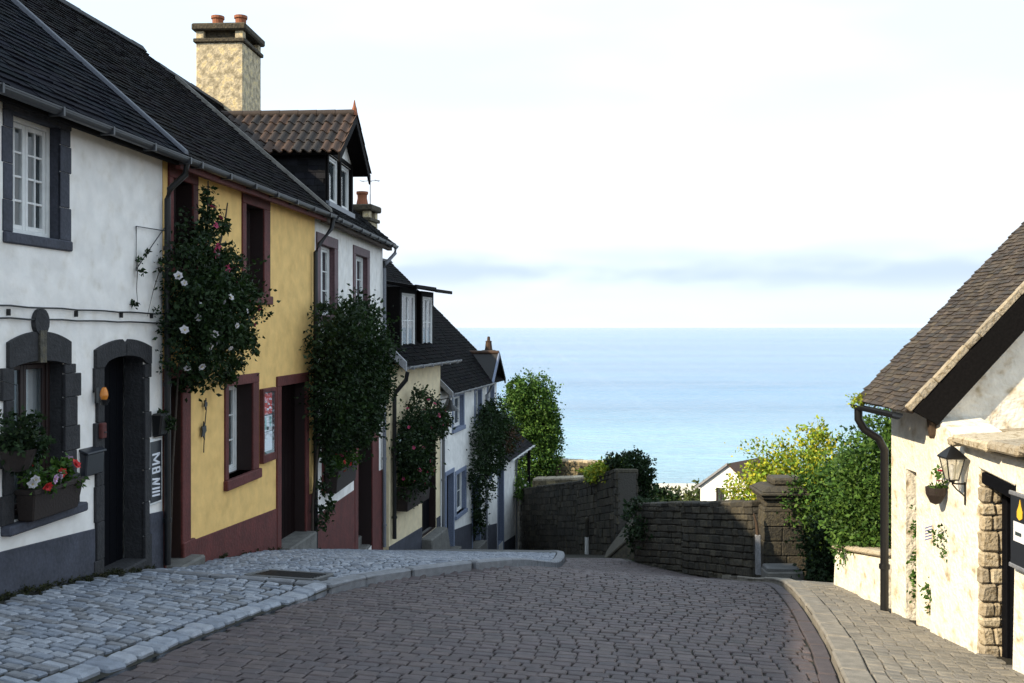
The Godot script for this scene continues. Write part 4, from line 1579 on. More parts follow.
	while z > -2.6:
		var t := MB.new()
		t.tube([Vector3(xc, ridge + 0.035, z), Vector3(xc, ridge + 0.03, z - 0.37)], 0.09, 10)
		part(dm, "ridge_tile", t, M.pantile_b)
		z -= 0.38
	for s: float in [-1.0, 1.0]:
		var t := MB.new()
		t.hexa([Vector3(xc + s * (hw + 0.05), ev - 0.2, zf + 0.30), Vector3(xc, ridge - 0.17, zf + 0.30), Vector3(xc + s * (hw + 0.05), ev - 0.01, zf + 0.30), Vector3(xc, ridge + 0.02, zf + 0.30), Vector3(xc + s * (hw + 0.05), ev - 0.2, zf + 0.34), Vector3(xc, ridge - 0.17, zf + 0.34), Vector3(xc + s * (hw + 0.05), ev - 0.01, zf + 0.34), Vector3(xc, ridge + 0.02, zf + 0.34)], 0.006)
		part(dm, "bargeboard", t, M.dark_timber)
	mb = MB.new()
	mb.lathe(Vector3(xc, ridge, zf + 0.3), [Vector2(0.07, 0), Vector2(0.05, 0.14), Vector2(0.03, 0.2), Vector2(0.012, 0.3), Vector2(0.0, 0.32)], 8)
	part(dm, "finial", mb, M.terracotta)

func flat_dormer(o: Node3D, xa: float, xb: float, y0: float, y1: float, zf: float, back: float) -> void:
	var mb := MB.new()
	wall_holes(mb, xa, xb, y0 - 0.2, y1 + 0.15, zf, [[xa + 0.14, xb - 0.14, y0, y1]], 0.1)
	var dm := part(o, "dormer", mb, M.dark_timber)
	OFF[dm] = Vector3.ZERO
	reveals(dm, [[xa + 0.14, xb - 0.14, y0, y1]], M.dark_timber, zf, 0.1)
	for x in [xa, xb]:
		var ck := MB.new()
		ck.box(x - 0.03, x + 0.03, y0 - 0.3, y1 + 0.15, back, zf - 0.004)
		part(dm, "cheek", ck, M.dark_timber)
	window(o, xa + 0.14, xb - 0.14, y0, y1, zf - 0.02, M.white_frame, 1, 2, 2, "dormer_window")
	var s := MB.new()
	s.box(xa + 0.08, xb - 0.08, y0 - 0.09, y0, zf - 0.04, zf + 0.08, 0.01)
	part(dm, "window_sill", s, M.white_frame)
	var r := MB.new()
	slab(r, Vector3(xa - 0.22, y1 + 0.17, zf + 0.45), Vector3(xb + 0.22, y1 + 0.17, zf + 0.45), Vector3(xb + 0.22, y1 + 0.62, back), Vector3(xa - 0.22, y1 + 0.62, back), 0.06)
	part(dm, "dormer_roof", r, M.dark_timber)
	var l := MB.new()
	l.box(xa - 0.24, xb + 0.24, y1 + 0.1, y1 + 0.19, zf + 0.45, zf + 0.50, 0.008)
	part(dm, "fascia_board", l, M.dark_timber)

func make_cream_house() -> void:
	var o := house("cream_house", "low cream house with two flat-roofed dormers and a pale gutter", LD, 0.0)
	var lo := [0.7, 2.6, -4.0, -2.55]
	var dr := [2.94, 4.38, -5.75, -2.94]
	var mb := MB.new()
	wall_holes(mb, 0.0, 4.88, -7.6, -0.93, 0, [lo, dr])
	body_walls(mb, 0.0, 4.88, -7.6, -0.93, 2.9, -3.6, -7.2)
	part(o, "wall", mb, M.cream_plaster)
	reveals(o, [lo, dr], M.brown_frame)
	plinth(o, 0.0, 2.9, -5.36, -5.45, -7.6, M.grey_blue_paint)
	plinth(o, 4.44, 4.86, -5.5, -5.5, -7.6, M.grey_blue_paint)
	window(o, lo[0], lo[1], lo[2], lo[3], -0.14, M.brown_frame, 2, 2)
	door(o, dr[0], dr[1], dr[2], dr[3], -0.2, M.door_black, 6)
	mb = MB.new()
	mb.hexa([Vector3(2.86, -6.9, -0.25), Vector3(4.7, -6.9, -0.25), Vector3(2.86, -5.74, -0.25), Vector3(4.6, -5.74, -0.25), Vector3(2.86, -6.9, 0.4), Vector3(4.8, -6.9, 0.4), Vector3(2.86, -5.78, 0.3), Vector3(4.6, -5.78, 0.3)], 0.03)
	part(o, "doorstep", mb, M.step_stone)
	var r := gable_roof(o, -0.15, 5.3, 0.42, -0.95, -3.6, 3.0, -7.6, 104, [Color(0.013, 0.012, 0.013), Color(0.017, 0.015, 0.015), Color(0.011, 0.011, 0.012)])
	gutter(o, 0.1, 5.45, -0.97, 0.44, M.gutter_pale, 0.075)
	mb = MB.new()
	mb.hexa([Vector3(-0.2, -1.08, 0.5), Vector3(-0.12, -1.08, 0.5), Vector3(-0.2, -0.84, 0.5), Vector3(-0.12, -0.84, 0.5), Vector3(-0.2, 2.72, -3.5), Vector3(-0.12, 2.72, -3.5), Vector3(-0.2, 2.95, -3.5), Vector3(-0.12, 2.95, -3.5)], 0.01)
	part(o, "bargeboard", mb, M.gutter_pale)
	flat_dormer(o, 1.1, 2.55, -0.55, 0.88, -0.05, -2.3)
	flat_dormer(o, 3.05, 4.3, -0.58, 0.84, -0.05, -2.3)
	chimney(o, 0.3, 0.95, -1.2, -0.6, 0.0, 3.05, 1)
	mb = MB.new()
	mb.tube([Vector3(0.8, 3.0, -0.75), Vector3(0.8, 3.85, -0.75)], 0.012, 6)
	mb.tube([Vector3(0.8, 3.7, -1.0), Vector3(0.8, 3.7, -0.5)], 0.008, 5)
	for k in 3:
		mb.tube([Vector3(0.62, 3.7, -0.97 + k * 0.2), Vector3(0.98, 3.7, -0.97 + k * 0.2)], 0.006, 5)
	part(o.get_node("chimney") as Node3D, "aerial", mb, M.pipe_grey)
	downpipe(o, [Vector3(0.18, -1.1, 0.42), Vector3(0.18, -1.3, 0.38), Vector3(0.18, -1.6, 0.12), Vector3(0.18, -1.75, 0.085), Vector3(0.18, -5.2, 0.085)], 0.055, M.iron)

func make_blue_trim_house() -> void:
	var o := house("blue_trimmed_house", "white house with grey-blue window trim and a small street gable", LE, 0.0)
	var u1 := [1.51, 2.82, -3.13, -2.16]
	var u2 := [4.54, 5.47, -3.24, -2.16]
	var u3 := [6.55, 7.55, -3.30, -1.95]
	var d1 := [0.66, 1.51, -6.75, -4.45]
	var lo := [1.89, 3.09, -5.85, -4.60]
	var d2 := [4.15, 5.25, -7.35, -5.20]
	var sm := [6.79, 7.40, -5.55, -5.10]
	var mb := MB.new()
	wall_holes(mb, 0.0, 8.15, -9.6, -1.9, 0, [u1, u2, u3, d1, lo, d2, sm])
	body_walls(mb, 0.0, 8.15, -9.6, -1.95, 2.3, -4.2, -8.4)
	mb.quad(Vector3(6.25, -1.9, 0), Vector3(7.95, -1.9, 0), Vector3(7.95, -1.7, 0), Vector3(6.25, -1.7, 0))
	mb.tri(Vector3(6.25, -1.7, 0), Vector3(7.95, -1.7, 0), Vector3(7.1, -1.05, 0))
	part(o, "wall", mb, M.white_wall_b)
	reveals(o, [u1, u2, u3, d1, lo, d2, sm], M.pale_blue_paint)
	for h in [u1, u2, u3, lo]:
		surround(o, h[0] - 0.13, h[1] + 0.13, h[2] - 0.13, h[3] + 0.13, h, M.pale_blue_paint)
		window(o, h[0], h[1], h[2], h[3], -0.13, M.white_frame, 1, 2)
	window(o, sm[0], sm[1], sm[2], sm[3], -0.13, M.pale_blue_paint, 1, 1, 1)
	for h in [d1, d2]:
		surround(o, h[0] - 0.12, h[1] + 0.12, h[2], h[3] + 0.13, h, M.pale_blue_paint, 0.025, true)
		door(o, h[0], h[1], h[2], h[3], -0.16, M.door_black, 4)
		mb = MB.new()
		mb.box(h[0] - 0.1, h[1] + 0.1, h[2] - 0.7, h[2] + 0.02, -0.25, 0.25, 0.02)
		part(o, "doorstep", mb, M.step_stone)
	plinth(o, 1.65, 4.03, -6.25, -6.5, -9.6, M.grey_blue_paint)
	plinth(o, 5.38, 8.14, -6.9, -7.3, -9.6, M.grey_blue_paint)
	gable_roof(o, 0.0, 8.35, 0.3, -1.95, -4.2, 2.5, -8.7, 105, [Color(0.013, 0.012, 0.013), Color(0.017, 0.015, 0.015), Color(0.011, 0.011, 0.012)])
	gutter(o, 0.2, 6.2, -1.96, 0.32, M.gutter_pale, 0.06)
	mb = MB.new()
	mb.hexa([Vector3(-0.02, -2.1, 0.38), Vector3(0.06, -2.1, 0.38), Vector3(-0.02, -1.9, 0.38), Vector3(0.06, -1.9, 0.38), Vector3(-0.02, 0.0, -1.7), Vector3(0.06, 0.0, -1.7), Vector3(-0.02, 0.15, -1.7), Vector3(0.06, 0.15, -1.7)], 0.01)
	part(o, "bargeboard", mb, M.gutter_pale)
	# street gable
	mb = MB.new()
	slab(mb, Vector3(6.0, -1.92, -1.5), Vector3(6.0, -1.92, 0.28), Vector3(7.1, -0.94, 0.28), Vector3(7.1, -0.94, -1.5), 0.06)
	slab(mb, Vector3(8.2, -1.92, 0.28), Vector3(8.2, -1.92, -1.5), Vector3(7.1, -0.94, -1.5), Vector3(7.1, -0.94, 0.28), 0.06)
	var g := part(o, "gable_roof", mb, M.under_roof)
	mb = MB.new()
	mb.tube([Vector3(7.1, -0.92, 0.3), Vector3(7.1, -0.92, -1.5)], 0.07, 8)
	part(g, "ridge_tile", mb, M.pantile_c)
	for s: float in [-1.0, 1.0]:
		mb = MB.new()
		mb.hexa([Vector3(7.1 + s * 1.15, -2.1, 0.28), Vector3(7.1, -1.1, 0.28), Vector3(7.1 + s * 1.15, -1.9, 0.28), Vector3(7.1, -0.9, 0.28), Vector3(7.1 + s * 1.15, -2.1, 0.33), Vector3(7.1, -1.1, 0.33), Vector3(7.1 + s * 1.15, -1.9, 0.33), Vector3(7.1, -0.9, 0.33)], 0.006)
		part(g, "bargeboard", mb, M.pale_blue_paint if s < 0 else M.dark_timber)
	mb = MB.new()
	mb.box(7.5, 8.0, -1.6, -0.85, -0.45, -0.0, 0.02)
	var c := part(o, "chimney", mb, M.chimney_cap)
	mb = MB.new()
	mb.lathe(Vector3(7.75, -0.86, -0.22), [Vector2(0.15, 0), Vector2(0.13, 0.1), Vector2(0.11, 0.3), Vector2(0.12, 0.34), Vector2(0.06, 0.36), Vector2(0.05, 0.5), Vector2(0.0, 0.52)], 10)
	part(c, "chimney_pot", mb, M.pantile_c)
	downpipe(o, [Vector3(-0.05, -2.0, 0.3), Vector3(0.0, -2.2, 0.2), Vector3(0.05, -2.4, 0.08), Vector3(0.05, -6.6, 0.08)], 0.05, M.pipe_grey)
	downpipe(o, [Vector3(6.1, -2.0, 0.3), Vector3(6.1, -2.2, 0.2), Vector3(6.0, -2.4, 0.08), Vector3(6.0, -7.9, 0.08)], 0.05, M.pipe_grey)

func make_annexe() -> void:
	var o := house("annexe", "small white annexe with sloping slate porch roof at the row's end", LE, 8.16)
	var dr := [8.4, 9.36, -8.2, -5.26]
	var mb := MB.new()
	wall_holes(mb, 8.16, 11.9, -10.4, -4.7, 0, [dr])
	body_walls(mb, 8.16, 11.9, -10.4, -4.75, -3.0, -2.4, -4.8)
	part(o, "wall", mb, M.white_wall_b)
	reveals(o, [dr], M.pale_blue_paint)
	surround(o, 8.28, 9.48, -8.4, -5.14, dr, M.pale_blue_paint, 0.025, true)
	door(o, dr[0], dr[1], dr[2], dr[3], -0.16, M.door_black, 4)
	plinth(o, 9.5, 11.88, -8.3, -8.5, -10.4, M.grey_blue_paint)
	gable_roof(o, 8.17, 13.3, 0.5, -4.98, -2.4, -2.6, -5.2, 106, [Color(0.030, 0.028, 0.032), Color(0.037, 0.034, 0.037)])
	gutter(o, 8.4, 13.4, -4.99, 0.52, M.white_frame, 0.06)
	downpipe(o, [Vector3(11.8, -5.05, 0.5), Vector3(11.8, -5.2, 0.4), Vector3(11.8, -5.4, 0.08), Vector3(11.8, -9.2, 0.08)], 0.045, M.pipe_grey)
	for s in [8.6, 13.1]:
		if s > 12.0:
			mb = MB.new()
			mb.box(s - 0.06, s + 0.06, -10.2, -5.0, 0.3, 0.42, 0.01)
			part(o, "porch_post", mb, M.dark_timber)
# ---------------------------------------------------------------- things fixed to the houses
func flower_box(called: String, label: String, line: Array, s0: float, s1: float, y0: float, y1: float, z1: float, leaf_h: float, kinds: Array, sd: int) -> void:
	var mid := (s0 + s1) * 0.5
	var o := fixed(called, label, "flower box", line, mid, y0, 0.03)
	var h := (s1 - s0) * 0.5
	var hh := y1 - y0
	var mb := MB.new()
	mb.hexa([Vector3(-h + 0.04, 0, 0), Vector3(h - 0.04, 0, 0), Vector3(-h, hh, 0), Vector3(h, hh, 0), Vector3(-h + 0.04, 0, z1 - 0.04), Vector3(h - 0.04, 0, z1 - 0.04), Vector3(-h, hh, z1), Vector3(h, hh, z1)], 0.012)
	part(o, "trough", mb, M.trough)
	mb = MB.new()
	mb.box(-h - 0.012, h + 0.012, hh - 0.03, hh + 0.012, -0.0, z1 + 0.012, 0.006)
	part(o, "trough_rim", mb, M.trough)
	var bl := []
	var n := maxi(2, int(h * 2 / 0.3))
	for k in n:
		bl.append(blob(lerpf(-h, h, (k + 0.5) / n), hh + leaf_h * 0.35, z1 * 0.55, 0.2, leaf_h * 0.5, z1 * 0.7))
	foliage(o, "foliage", bl, 420 * n, 0.055, MID, sd, 0.4, 0.2)
	for q in kinds:
		blossoms(o, bl, q[0], q[1], sd + q[0], Vector3(0, 0.4, 0.6))

func make_fixtures() -> void:
	var red := blossom_mesh(0.055, Color(0.55, 0.03, 0.03), Color(0.3, 0.02, 0.02), 1)
	var white := blossom_mesh(0.055, Color(0.72, 0.70, 0.72), Color(0.6, 0.5, 0.2), 2)
	var pink := blossom_mesh(0.06, Color(0.50, 0.07, 0.16), Color(0.3, 0.05, 0.08), 3)
	var lilac := blossom_mesh(0.055, Color(0.60, 0.40, 0.60), Color(0.5, 0.3, 0.1), 4)
	flower_box("flower_box", "brown window box of red and white flowers on the white house's arched window", LA, 0.98, 1.80, -1.735, -1.46, 0.19, 0.26, [[5, red], [4, white], [3, lilac]], 201)
	flower_box("flower_box", "dark window box under the ivy on the dormer house", LC, 0.55, 2.3, -3.05, -2.65, 0.26, 0.35, [[8, red], [5, pink]], 202)
	flower_box("flower_box", "brown window box of pink flowers on the cream house", LD, 0.5, 2.6, -4.6, -4.0, 0.32, 0.5, [[10, pink], [4, red]], 203)
	# hanging foliage at the picture's left
	var hb := fixed("hanging_basket", "leafy hanging basket before the white house's arched window", "hanging basket", LA, 0.72, -1.05, 0.22)
	foliage(hb, "foliage", [blob(0, 0.1, 0, 0.2, 0.2, 0.18), blob(0.12, -0.05, 0.05, 0.16, 0.16, 0.14)], 1500, 0.055, DARK, 204, 0.4, 0.1)
	var mb := MB.new()
	mb.lathe(Vector3(0, -0.2, 0), [Vector2(0.0, 0.0), Vector2(0.1, 0.03), Vector2(0.16, 0.2), Vector2(0.15, 0.2), Vector2(0.0, 0.18)], 12)
	part(hb, "basket", mb, M.trough)
	mb = MB.new()
	mb.tube([Vector3(0, 0, 0), Vector3(0, 0.55, 0), Vector3(0, 0.6, -0.2)], 0.008, 5)
	part(hb, "hanger", mb, M.iron)
	# amber wall light and small fittings by the dark door
	var al := fixed("wall_light", "small amber wall light beside the white house's arched door", "wall light", LA, 2.36, -0.80, 0.03)
	mb = MB.new()
	mb.box(-0.03, 0.03, 0.02, 0.18, 0, 0.02, 0.005)
	part(al, "back_plate", mb, M.iron)
	mb = MB.new()
	mb.lathe(Vector3(0, 0.05, 0.09), [Vector2(0.0, 0.0), Vector2(0.03, 0.01), Vector2(0.042, 0.05), Vector2(0.036, 0.09), Vector2(0.02, 0.13), Vector2(0.0, 0.135)], 12)
	part(al, "shade", mb, M.amber_glass)
	mb = MB.new()
	mb.lathe(Vector3(0, -0.0, 0.09), [Vector2(0.0, 0.0), Vector2(0.03, 0.0), Vector2(0.055, 0.055), Vector2(0.0, 0.06)], 12)
	part(al, "holder", mb, M.iron)
	var bell := fixed("door_bell", "small dark red bell box under the amber wall light", "bell", LA, 2.45, -1.15, 0.03)
	mb = MB.new()
	mb.box(-0.045, 0.045, 0, 0.16, 0, 0.05, 0.01)
	part(bell, "case", mb, M.red_paint)
	mb = MB.new()
	mb.lathe(Vector3(0, 0.06, 0.05), [Vector2(0.02, 0.0), Vector2(0.018, 0.01), Vector2(0.0, 0.012)], 10)
	part(bell, "push", mb, M.iron)
	var lb := fixed("letter_box", "dark metal letter box left of the white house's arched door", "letter box", LA, 2.27, -1.50, 0.0)
	mb = MB.new()
	mb.hexa([Vector3(-0.17, 0, 0.0), Vector3(0.17, 0, 0.0), Vector3(-0.17, 0.26, 0.0), Vector3(0.17, 0.26, 0.0), Vector3(-0.17, 0, 0.07), Vector3(0.17, 0, 0.07), Vector3(-0.17, 0.22, 0.085), Vector3(0.17, 0.22, 0.085)], 0.012)
	part(lb, "box", mb, M.sign_black)
	mb = MB.new()
	mb.hexa([Vector3(-0.185, 0.255, 0.0), Vector3(0.185, 0.255, 0.0), Vector3(-0.185, 0.28, 0.0), Vector3(0.185, 0.28, 0.0), Vector3(-0.185, 0.22, 0.1), Vector3(0.185, 0.22, 0.1), Vector3(-0.185, 0.24, 0.1), Vector3(0.185, 0.24, 0.1)], 0.006)
	part(lb, "lid", mb, M.sign_black)
	var pb := fixed("wall_planter", "black square wall planter beside the downpipe of the white house", "wall planter", LA, 3.75, -1.28, 0.0)
	mb = MB.new()
	mb.hexa([Vector3(-0.1, 0, 0.0), Vector3(0.08, 0, 0.0), Vector3(-0.12, 0.28, 0.0), Vector3(0.1, 0.28, 0.0), Vector3(-0.1, 0.02, 0.1), Vector3(0.08, 0.02, 0.1), Vector3(-0.12, 0.28, 0.14), Vector3(0.1, 0.28, 0.14)], 0.02)
	part(pb, "pot", mb, M.iron)
	foliage(pb, "foliage", [blob(0.0, 0.26, 0.08, 0.1, 0.06, 0.08), blob(0.08, 0.14, 0.12, 0.05, 0.12, 0.04)], 500, 0.035, DARK, 205, 0.35, 0.2)
	# notice board with white lettering turned on its side
	var sg := fixed("notice_sign", "narrow black sign with white lettering on the white house", "sign", LA, 3.70, -2.05, 0.0)
	mb = MB.new()
	mb.box(-0.16, 0.16, 0, 0.76, 0.0, 0.025, 0.006)
	part(sg, "board", mb, M.white_frame)
	mb = MB.new()
	mb.box(-0.135, 0.135, 0.03, 0.73, 0.024, 0.03)
	part(sg, "panel", mb, M.sign_black)
	var strokes := [[-0.09, 0.58, 0.09, 0.58], [0.09, 0.58, -0.06, 0.52], [-0.06, 0.52, 0.09, 0.47], [0.09, 0.47, -0.09, 0.47],
		[-0.09, 0.42, 0.09, 0.42], [-0.09, 0.37, 0.09, 0.37], [-0.09, 0.42, -0.09, 0.37], [0.09, 0.42, 0.09, 0.37], [0.0, 0.42, 0.0, 0.37],
		[-0.09, 0.30, 0.09, 0.28], [0.09, 0.28, -0.09, 0.25], [-0.09, 0.25, 0.09, 0.22], [-0.09, 0.19, 0.09, 0.18], [-0.09, 0.15, 0.09, 0.14], [-0.09, 0.11, 0.09, 0.10]]
	mb = MB.new()
	for k in strokes:
		var a := Vector3(k[0], k[1], 0.031)
		var b := Vector3(k[2], k[3], 0.031)
		var e := (b - a).normalized()
		var f := Vector3(-e.y, e.x, 0) * 0.011
		mb.hexa([a - f - e * 0.008, b - f + e * 0.008, a + f - e * 0.008, b + f + e * 0.008, a - f + Vector3(0, 0, 0.003), b - f + Vector3(0, 0, 0.003), a + f + Vector3(0, 0, 0.003), b + f + Vector3(0, 0, 0.003)], 0.0)
	part(sg, "lettering", mb, M.paper_white)
	# wire plant bracket with a sparse climber
	var br := fixed("plant_bracket", "thin wire bracket with a sparse climber on the white wall", "bracket", LA, 3.24, 0.62, 0.02)
	mb = MB.new()
	mb.tube([Vector3(0, 0, 0), Vector3(0, 0.5, 0), Vector3(0.66, 0.51, 0.03)], 0.007, 5)
	mb.tube([Vector3(0, 0.02, 0), Vector3(0.35, 0.32, 0.02), Vector3(0.75, 0.66, 0.05)], 0.006, 5)
	part(br, "wire", mb, M.iron)
	foliage(br, "foliage", [blob(0.02, 0.05, 0.02, 0.06, 0.14, 0.03), blob(0.2, 0.2, 0.03, 0.1, 0.1, 0.03), blob(-0.05, -0.3, 0.02, 0.1, 0.12, 0.03), blob(0.3, -0.3, 0.03, 0.12, 0.22, 0.03)], 130, 0.045, DARK, 206, 0.4, 0.2)
	stems(br, "stem", [[Vector3(0, 0.1, 0.02), Vector3(-0.03, -0.2, 0.02), Vector3(0.0, -0.4, 0.02)], [Vector3(0.55, 0.1, 0.03), Vector3(0.35, -0.2, 0.03), Vector3(0.2, -0.5, 0.03)]], 0.006)
	# poster case on the yellow house
	var pc := fixed("poster_case", "dark red poster case with a red poster on the yellow wall", "poster case", LA, 7.40, -2.05, 0.0)
	mb = MB.new()
	for q in [[-0.29, -0.24, 0.0, 1.12], [0.24, 0.29, 0.0, 1.12]]:
		mb.box(q[0], q[1], q[2], q[3], 0, 0.07, 0.008)
	mb.box(-0.24, 0.24, 1.06, 1.12, 0, 0.07, 0.008)
	mb.box(-0.24, 0.24, 0.0, 0.12, 0, 0.07, 0.008)
	part(pc, "frame", mb, M.red_paint)
	mb = MB.new()
	mb.box(-0.24, 0.24, 0.12, 1.06, 0.0, 0.02)
	part(pc, "backing", mb, M.paper_dark)
	var sheet := func(x0, x1, y0, y1, m, nm):
		var k := MB.new()
		k.box(x0, x1, y0, y1, 0.021, 0.024)
		return part(pc, nm, k, m)
	sheet.call(-0.19, 0.2, 0.72, 1.04, M.paper_red, "poster")
	var p2 = sheet.call(-0.19, 0.2, 0.46, 0.70, M.paper_white, "poster")
	mb = MB.new()
	mb.box(-0.16, -0.05, 0.49, 0.68, 0.0245, 0.0255)
	mb.box(0.08, 0.17, 0.52, 0.68, 0.0245, 0.0255)
	part(p2, "print", mb, M.paper_teal)
	mb = MB.new()
	mb.box(-0.04, 0.05, 0.48, 0.53, 0.0245, 0.0255)
	part(p2, "print", mb, M.paper_dark)
	sheet.call(-0.19, 0.2, 0.16, 0.45, M.paper_white, "notice")
	mb = MB.new()
	for k in 5:
		mb.lathe(Vector3([-0.1, 0.02, 0.1, -0.02, 0.08][k], [0.9, 0.86, 0.93, 0.78, 0.8][k], 0.026), [Vector2(0.0, 0), Vector2(0.03, 0.004), Vector2(0.02, 0.03), Vector2(0.0, 0.035)], 8)
	part(pc, "print", mb, M.paint_yellow if false else M.paper_white)
	mb = MB.new()
	mb.quad(Vector3(-0.24, 0.12, 0.055), Vector3(0.24, 0.12, 0.055), Vector3(0.24, 1.06, 0.055), Vector3(-0.24, 1.06, 0.055))
	part(pc, "glass_front", mb, M.glass)
	# wrought iron climbing ornament: a small figure above a larger leafy one on a rod
	var orn := fixed("iron_ornament", "black wrought iron ornament hung on the yellow wall", "ornament", LA, 5.05, -1.62, 0.03)
	mb = MB.new()
	mb.tube([Vector3(-0.02, 0.0, 0), Vector3(-0.01, 0.35, 0.01), Vector3(0.04, 0.55, 0.01), Vector3(0.03, 0.7, 0.01)], 0.007, 5)
	part(orn, "rod", mb, M.iron)
	for q in [[-0.04, 0.28, 0.10, 0.55], [0.02, 0.62, 0.06, 0.3]]:
		mb = MB.new()
		var poly := []
		var ang := [0.0, 0.5, 1.0, 1.5, 2.0, 2.6, 3.2, 3.9, 4.5, 5.1, 5.7]
		for k in ang.size():
			var rr: float = q[2] * (1.0 if k % 2 == 0 else 0.5)
			poly.append(Vector2(q[0] + cos(ang[k] + q[3]) * rr * 0.8, q[1] + sin(ang[k] + q[3]) * rr * 1.25))
		mb.prism(poly, 0.0, 0.015)
		part(orn, "iron_leaf", mb, M.iron)
	# black pendant lamp on the corner of the cream house
	var pl := fixed("street_lamp", "black conical lamp on the corner between cream and blue-trimmed houses", "lamp", LD, 4.72, -2.42, 0.35)
	mb = MB.new()
	mb.lathe(Vector3(0, 0, 0), [Vector2(0.25, 0.0), Vector2(0.22, 0.05), Vector2(0.08, 0.18), Vector2(0.05, 0.3), Vector2(0.0, 0.31)], 14)
	part(pl, "lamp_shade", mb, M.iron)
	mb = MB.new()
	mb.tube([Vector3(0, 0.28, 0), Vector3(0, 0.36, -0.05), Vector3(0, 0.3, -0.34)], 0.018, 6)
	part(pl, "bracket", mb, M.iron)
	mb = MB.new()
	mb.lathe(Vector3(0, -0.06, 0), [Vector2(0.0, 0.0), Vector2(0.05, 0.03), Vector2(0.05, 0.08), Vector2(0.0, 0.09)], 10)
	part(pl, "globe", mb, M.lantern_glass)
	# climbing plants
	var c1 := fixed("climbing_rose", "large dark climber with pink and white blooms on the yellow house", "climber", LA, 4.6, -0.65, 0.0)
	var b1 := [blob(-0.45, 1.15, 0.3, 0.55, 0.55, 0.3), blob(0.0, 0.75, 0.4, 0.7, 0.6, 0.34), blob(0.55, 0.95, 0.32, 0.6, 0.5, 0.3), blob(-0.5, 0.5, 0.28, 0.42, 0.55, 0.25), blob(0.05, 1.75, 0.22, 0.28, 0.4, 0.2), blob(0.75, 0.45, 0.28, 0.4, 0.3, 0.22), blob(0.45, 1.4, 0.24, 0.3, 0.3, 0.2)]
	foliage(c1, "foliage", b1, 15000, 0.065, DARK, 211, 0.34, 0.3)
	foliage(c1, "sprays", [blob(1.3, 0.5, 0.25, 0.22, 0.12, 0.1), blob(1.6, 0.42, 0.28, 0.14, 0.08, 0.08), blob(1.15, 0.15, 0.22, 0.12, 0.22, 0.08), blob(0.2, 2.25, 0.2, 0.12, 0.25, 0.08), blob(0.75, 2.05, 0.2, 0.1, 0.1, 0.06), blob(0.2, 0.02, 0.15, 0.4, 0.1, 0.1), blob(-0.2, -0.1, 0.1, 0.12, 0.4, 0.06), blob(0.9, 0.0, 0.16, 0.25, 0.08, 0.08)], 900, 0.075, DARK, 212, 0.5, 0.1)
	stems(c1, "stem", [[Vector3(-0.62, -2.1, 0.06), Vector3(-0.58, -1.0, 0.08), Vector3(-0.5, 0.2, 0.12), Vector3(-0.2, 1.0, 0.2)], [Vector3(0.1, 0.9, 0.2), Vector3(0.9, 0.6, 0.25), Vector3(1.7, 0.42, 0.28)], [Vector3(0.0, 1.2, 0.2), Vector3(0.15, 2.0, 0.2), Vector3(0.22, 2.5, 0.18)], [Vector3(0.4, 1.5, 0.2), Vector3(0.7, 2.0, 0.2), Vector3(0.85, 2.3, 0.18)], [Vector3(-0.4, 0.2, 0.1), Vector3(0.2, 0.0, 0.15), Vector3(1.0, 0.05, 0.16)]], 0.02)
	blossoms(c1, [b1[0], b1[3], b1[1]], 16, white, 213, Vector3(-0.5, 0.2, 1.0), 1.02)
	blossoms(c1, [b1[2], b1[4], b1[6], b1[5]], 16, pink, 214, Vector3(0.4, 0.2, 1.0), 1.05)
	var c2 := fixed("ivy", "massive dark ivy bulging from the front of the dormer house", "ivy", LC, 0.65, -2.7, 0.0)
	var b2 := [blob(-0.9, 2.5, 0.45, 0.8, 0.6, 0.45), blob(0.6, 2.35, 0.6, 1.1, 0.75, 0.5), blob(1.7, 1.9, 0.5, 1.0, 0.85, 0.45), blob(2.4, 1.5, 0.4, 0.7, 0.75, 0.35), blob(-0.9, 1.6, 0.4, 0.8, 0.9, 0.36), blob(0.6, 1.2, 0.5, 1.0, 0.8, 0.4), blob(1.7, 1.0, 0.4, 0.8, 0.5, 0.32), blob(-0.7, 0.75, 0.3, 0.3, 0.5, 0.22)]
	foliage(c2, "foliage", b2, 26000, 0.08, DARK, 221, 0.26, 0.4)
	foliage(c2, "trailing_shoots", [blob(3.0, 1.4, 0.3, 0.3, 0.5, 0.2), blob(-0.95, -0.2, 0.25, 0.2, 0.5, 0.12), blob(2.3, 0.5, 0.3, 0.2, 0.4, 0.15), blob(1.4, 3.1, 0.4, 0.7, 0.2, 0.25), blob(-1.1, -1.9, 0.16, 0.18, 0.55, 0.1), blob(-1.15, -1.3, 0.12, 0.25, 0.2, 0.1)], 1300, 0.09, DARK, 222, 0.45, 0.15)
	stems(c2, "stem", [[Vector3(-1.15, -1.4, 0.08), Vector3(-1.1, -0.3, 0.08), Vector3(-0.9, 0.9, 0.15), Vector3(-0.6, 1.9, 0.25)], [Vector3(-1.1, -0.5, 0.06), Vector3(-0.7, 0.6, 0.1), Vector3(0.2, 1.4, 0.2)]], 0.03)
	var c3 := fixed("climbing_plant", "flowering climber over the cream house's window and door", "climber", LD, 1.1, -4.3, 0.0)
	var b3 := [blob(-0.2, 1.4, 0.38, 0.85, 0.85, 0.36), blob(0.8, 1.8, 0.42, 0.9, 0.55, 0.38), blob(1.8, 1.75, 0.35, 0.7, 0.35, 0.3), blob(-0.2, 0.5, 0.32, 0.7, 0.5, 0.3), blob(2.5, 1.6, 0.3, 0.4, 0.4, 0.22), blob(0.6, 0.9, 0.3, 0.5, 0.4, 0.25)]
	foliage(c3, "foliage", b3, 9000, 0.09, DARK, 231, 0.34, 0.3)
